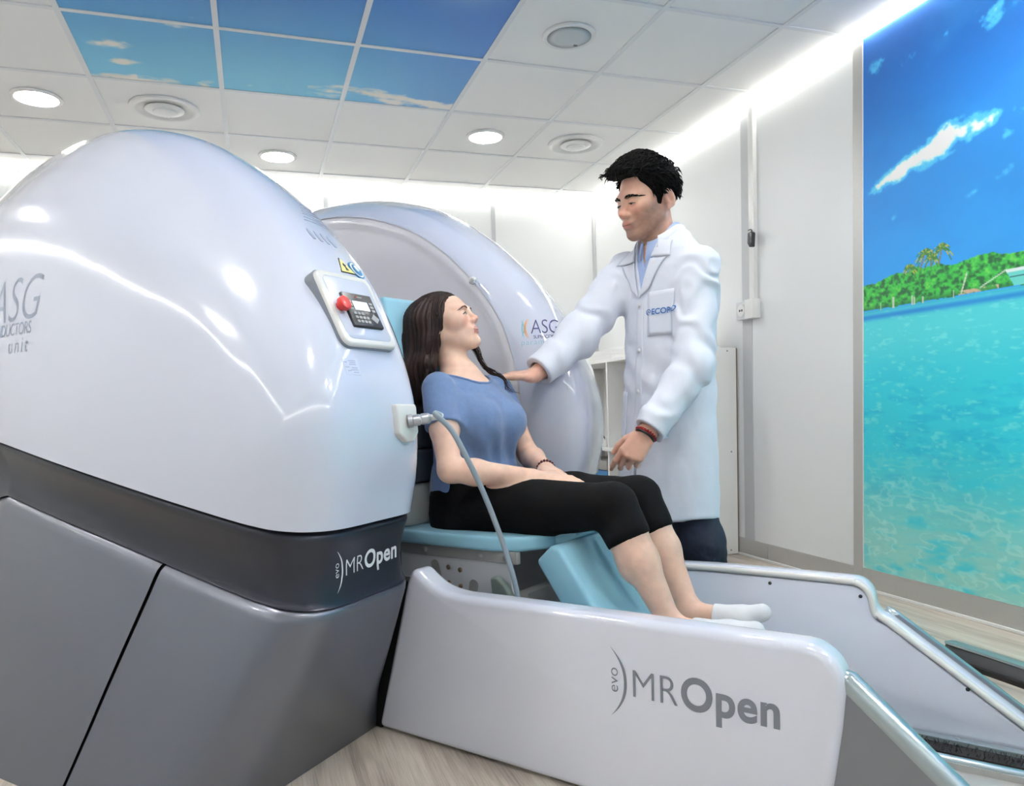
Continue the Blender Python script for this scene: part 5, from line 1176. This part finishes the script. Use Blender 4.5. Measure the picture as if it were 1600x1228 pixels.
# standing collar round the neck (coat outside, shirt inside)
NB = np.array([.488, .587, 0]); 
def collar(rx, ry, z0, z1, flare, a0, a1, dip, thick, m_, parent, name):
    A_ = np.linspace(a0, a1, 40); V = []; rows = [(rx, ry, 0), (rx - .004, ry - .004, 1), (rx - .004 + thick, ry - .004 + thick, 1), (rx + flare + thick, ry + flare + thick, .12), (rx + thick, ry + thick, 0)]
    for a in A_:
        fr_ = math.cos(a); dz = -dip * sst(-.2, 1.0, fr_)       # a = 0 is straight ahead
        for (p, q, t) in rows: V.append(NB + ML * p * math.sin(a) + MF * q * math.cos(a) + np.array([0, 0, z0 + (z1 - z0) * t + float(dz)]))
    n = len(rows); F = [(i * n + j, i * n + (j + 1) % n, (i + 1) * n + (j + 1) % n, (i + 1) * n + j) for i in range(len(A_) - 1) for j in range(n)] + [tuple(range(n)), tuple(range((len(A_) - 1) * n, len(A_) * n))[::-1]]
    part(name, V, F, m_, parent)
collar(.084, .080, 1.480, 1.528, .014, .75, 2 * math.pi - .75, .045, .006, 'coat_white', ct, 'collar')
collar(.070, .069, 1.470, 1.538, .008, .16, 2 * math.pi - .16, .062, .004, 'shirt_pale', shm, 'collar')
part('placket', *patch([(-.016, .80), (.020, .80), (.020, 1.28), (-.016, 1.28)], .0005, 4, 30, .002), 'coat_white', ct)
for z in (1.262, 1.105, .965, .835):
    c = cpt(.002, z, .004); v, f = disc(c, .0085, 16, MF); v2, _ = disc(c + MF * .0025, .0075, 16, MF); part('button', list(v) + list(v2), [tuple(range(16, 32))] + [(i, (i + 1) % 16, 16 + (i + 1) % 16, 16 + i) for i in range(16)], 'button', ct)
pk = part('breast_pocket', *patch([(.042, 1.150), (.138, 1.150), (.141, 1.300), (.039, 1.300)], .001, 8, 10, .0025), 'coat_white', ct)
part('hip_pocket', *patch([(.07, .80), (.19, .81), (.185, .97), (.072, .965)], .001, 8, 10, .003), 'coat_white', ct); part('hip_pocket', *patch([(-.07, .80), (-.17, .81), (-.165, .97), (-.072, .965)], .001, 8, 10, .003), 'coat_white', ct)
V2, F2 = text2d('ECORAD', .027, .0006); g = G(); g.v = [tuple(cpt(.062 + a * 1.0, 1.222 + b_, .0085)) for a, b_ in V2]; g.f = [tuple(f) for f in F2]; part('embroidery', g.v, g.f, 'thread_blue', pk)
a = np.linspace(0, 1.6 * math.pi, 18); V2, F2 = arcpoly(np.stack([.009 * np.cos(a - .3), .009 * np.sin(a - .3)], 1), np.full(18, .0028)); part('embroidery', [tuple(cpt(.050 + p, 1.231 + q, .0085)) for p, q in V2], F2, 'thread_blue', pk)
V2, F2 = arcpoly(np.stack([np.linspace(-.006, .006, 5), np.array([-.003, .001, .003, .001, -.003])], 1), np.full(5, .0026)); part('embroidery', [tuple(cpt(.050 + p, 1.230 + q, .0085)) for p, q in V2], F2, 'thread_blue', pk)
# wristband on his left wrist
d_ = mLW - mLE; d_ /= np.linalg.norm(d_); e1 = np.cross(d_, (0, 0, 1)); e1 /= np.linalg.norm(e1); e2 = np.cross(d_, e1)
br = part('wristband', *tube([mLW + d_ * .012 + .0315 * (math.cos(a) * e1 + math.sin(a) * e2) for a in np.linspace(0, 2 * math.pi, 30)], .0045, 8), 'bead_black', mn, label='red and black beaded wristband')
g = G()
for k in range(22):
    a = 2 * math.pi * k / 22; p = mLW + d_ * .005 + .0335 * (math.cos(a) * e1 + math.sin(a) * e2); g.add(*box(p - .0042, p + .0042, .001, 1))
part('beads', g.v, g.f, 'bead_red', br, kind='stuff')
# hair: short, thick, swept forward over the forehead
def ml(p): return MC + MS * (MR[0] * p[0] + MR[1] * p[1] + MR[2] * p[2])
def m_hair(P):
    q = ((P - MC.astype(f32)) @ MR.T.astype(f32)) / MS; x, y, z = q[:, 0], np.abs(q[:, 1]), q[:, 2]
    d = ell(q, (-.016, 0, .040), (.112, .088, .100)); d = smin(d, ell(q, (.040, 0, .108), (.070, .060, .030)), .03); d = smin(d, ell(q, (.085, 0, .088), (.030, .050, .020)), .02)
    line = np.interp(z, [-.12, -.085, -.07, -.03, -.012, .0, .02, .05, .075, .09, .12], [-.085, -.08, -.07, -.058, -.045, .016, .030, .048, .060, .125, .13]).astype(f32)
    side = ((x > -.004) & (x < .018) & (z > -.042)); line = np.where(side & (z < .0), .016, line)
    d = smax(d, x - line, .008); d = smax(d, -.088 - z, .01)
    d = smax(d, -ell(q * np.array([1, 1, 1], f32), (-.028, .0, -.010), (.022, .2, .032)), .006)
    n = vnoise(np.stack([q[:, 0] * 30, q[:, 1] * 60, q[:, 2] * 34], 1).astype(f32)) - .5; return d + n * .010 * sst(-.04, .06, z) + n * .003
V, F = mesh_sdf(m_hair, MC - .2, MC + .2, .0034); V, F = keep_big(V, F); mh = part('hair', V, F, 'hair_black', mn, label='short thick black hair')
HBV = BVHTree.FromPolygons([tuple(p) for p in V], [tuple(f) for f in F]); rh = random.Random(3); g = G()
for k in range(1300):                            # tufts growing out of the cap, combed forward and up
    th = rh.uniform(0, 2 * math.pi); ph = rh.uniform(.0, 1.9); dv = np.array([math.sin(ph) * math.cos(th), math.sin(ph) * math.sin(th), math.cos(ph)])
    if dv[0] > .62 and dv[2] < .45: continue
    if dv[2] < -.25 and dv[0] > -.5: continue
    o_ = ml((-.01, 0, .03)); w = MR[0] * dv[0] + MR[1] * dv[1] + MR[2] * dv[2]; h_ = HBV.ray_cast(Vector(o_ + w * .25), Vector(-w))
    if h_[0] is None: continue
    p = np.array(h_[0]); topw = max(0, dv[2]); L = .018 + .026 * topw; fw = MR[0] * (.9 + .5 * topw) * (1 if dv[2] > .5 else -.6) + MR[2] * (-.1 if dv[2] > .5 else -.7) + np.array([rh.uniform(-.5, .5) for _ in range(3)]); fw = fw - w * (fw @ w) * .8; fw /= np.linalg.norm(fw)
    q = [p - w * .004, p + w * (.005 + .004 * topw) + fw * L * .4, p + w * (.006 + .007 * topw * rh.random()) + fw * L * .8, p + w * (.002 + .006 * rh.random()) + fw * L * 1.15]; g.tube(catmull(q, 8), .0019 * np.array([.8, 1, 1, .95, .8, .6, .35, .1]) * rh.uniform(.7, 1.3), 5)
for k in range(34):                             # the quiff over the forehead
    y = rh.uniform(-.055, .055); p0 = ml((.055, y, .115 - 8 * y * y)); p1 = ml((.095, y * 1.05, .122 - 8 * y * y)); p2 = ml((.122 + rh.uniform(-.008, .012), y * 1.1 + rh.uniform(-.01, .01), .102 + rh.uniform(-.012, .012))); p3 = p2 + MS * (MR[0] * rh.uniform(-.016, .006) + MR[2] * rh.uniform(-.018, -.002)); g.tube(catmull([p0, p1, p2, p3], 9), .0030 * np.array([1, 1, 1, .95, .85, .7, .5, .3, .1]) * rh.uniform(.6, 1.2), 5)
part('hair_strands', g.v, g.f, 'hair_black', mh, kind='stuff')
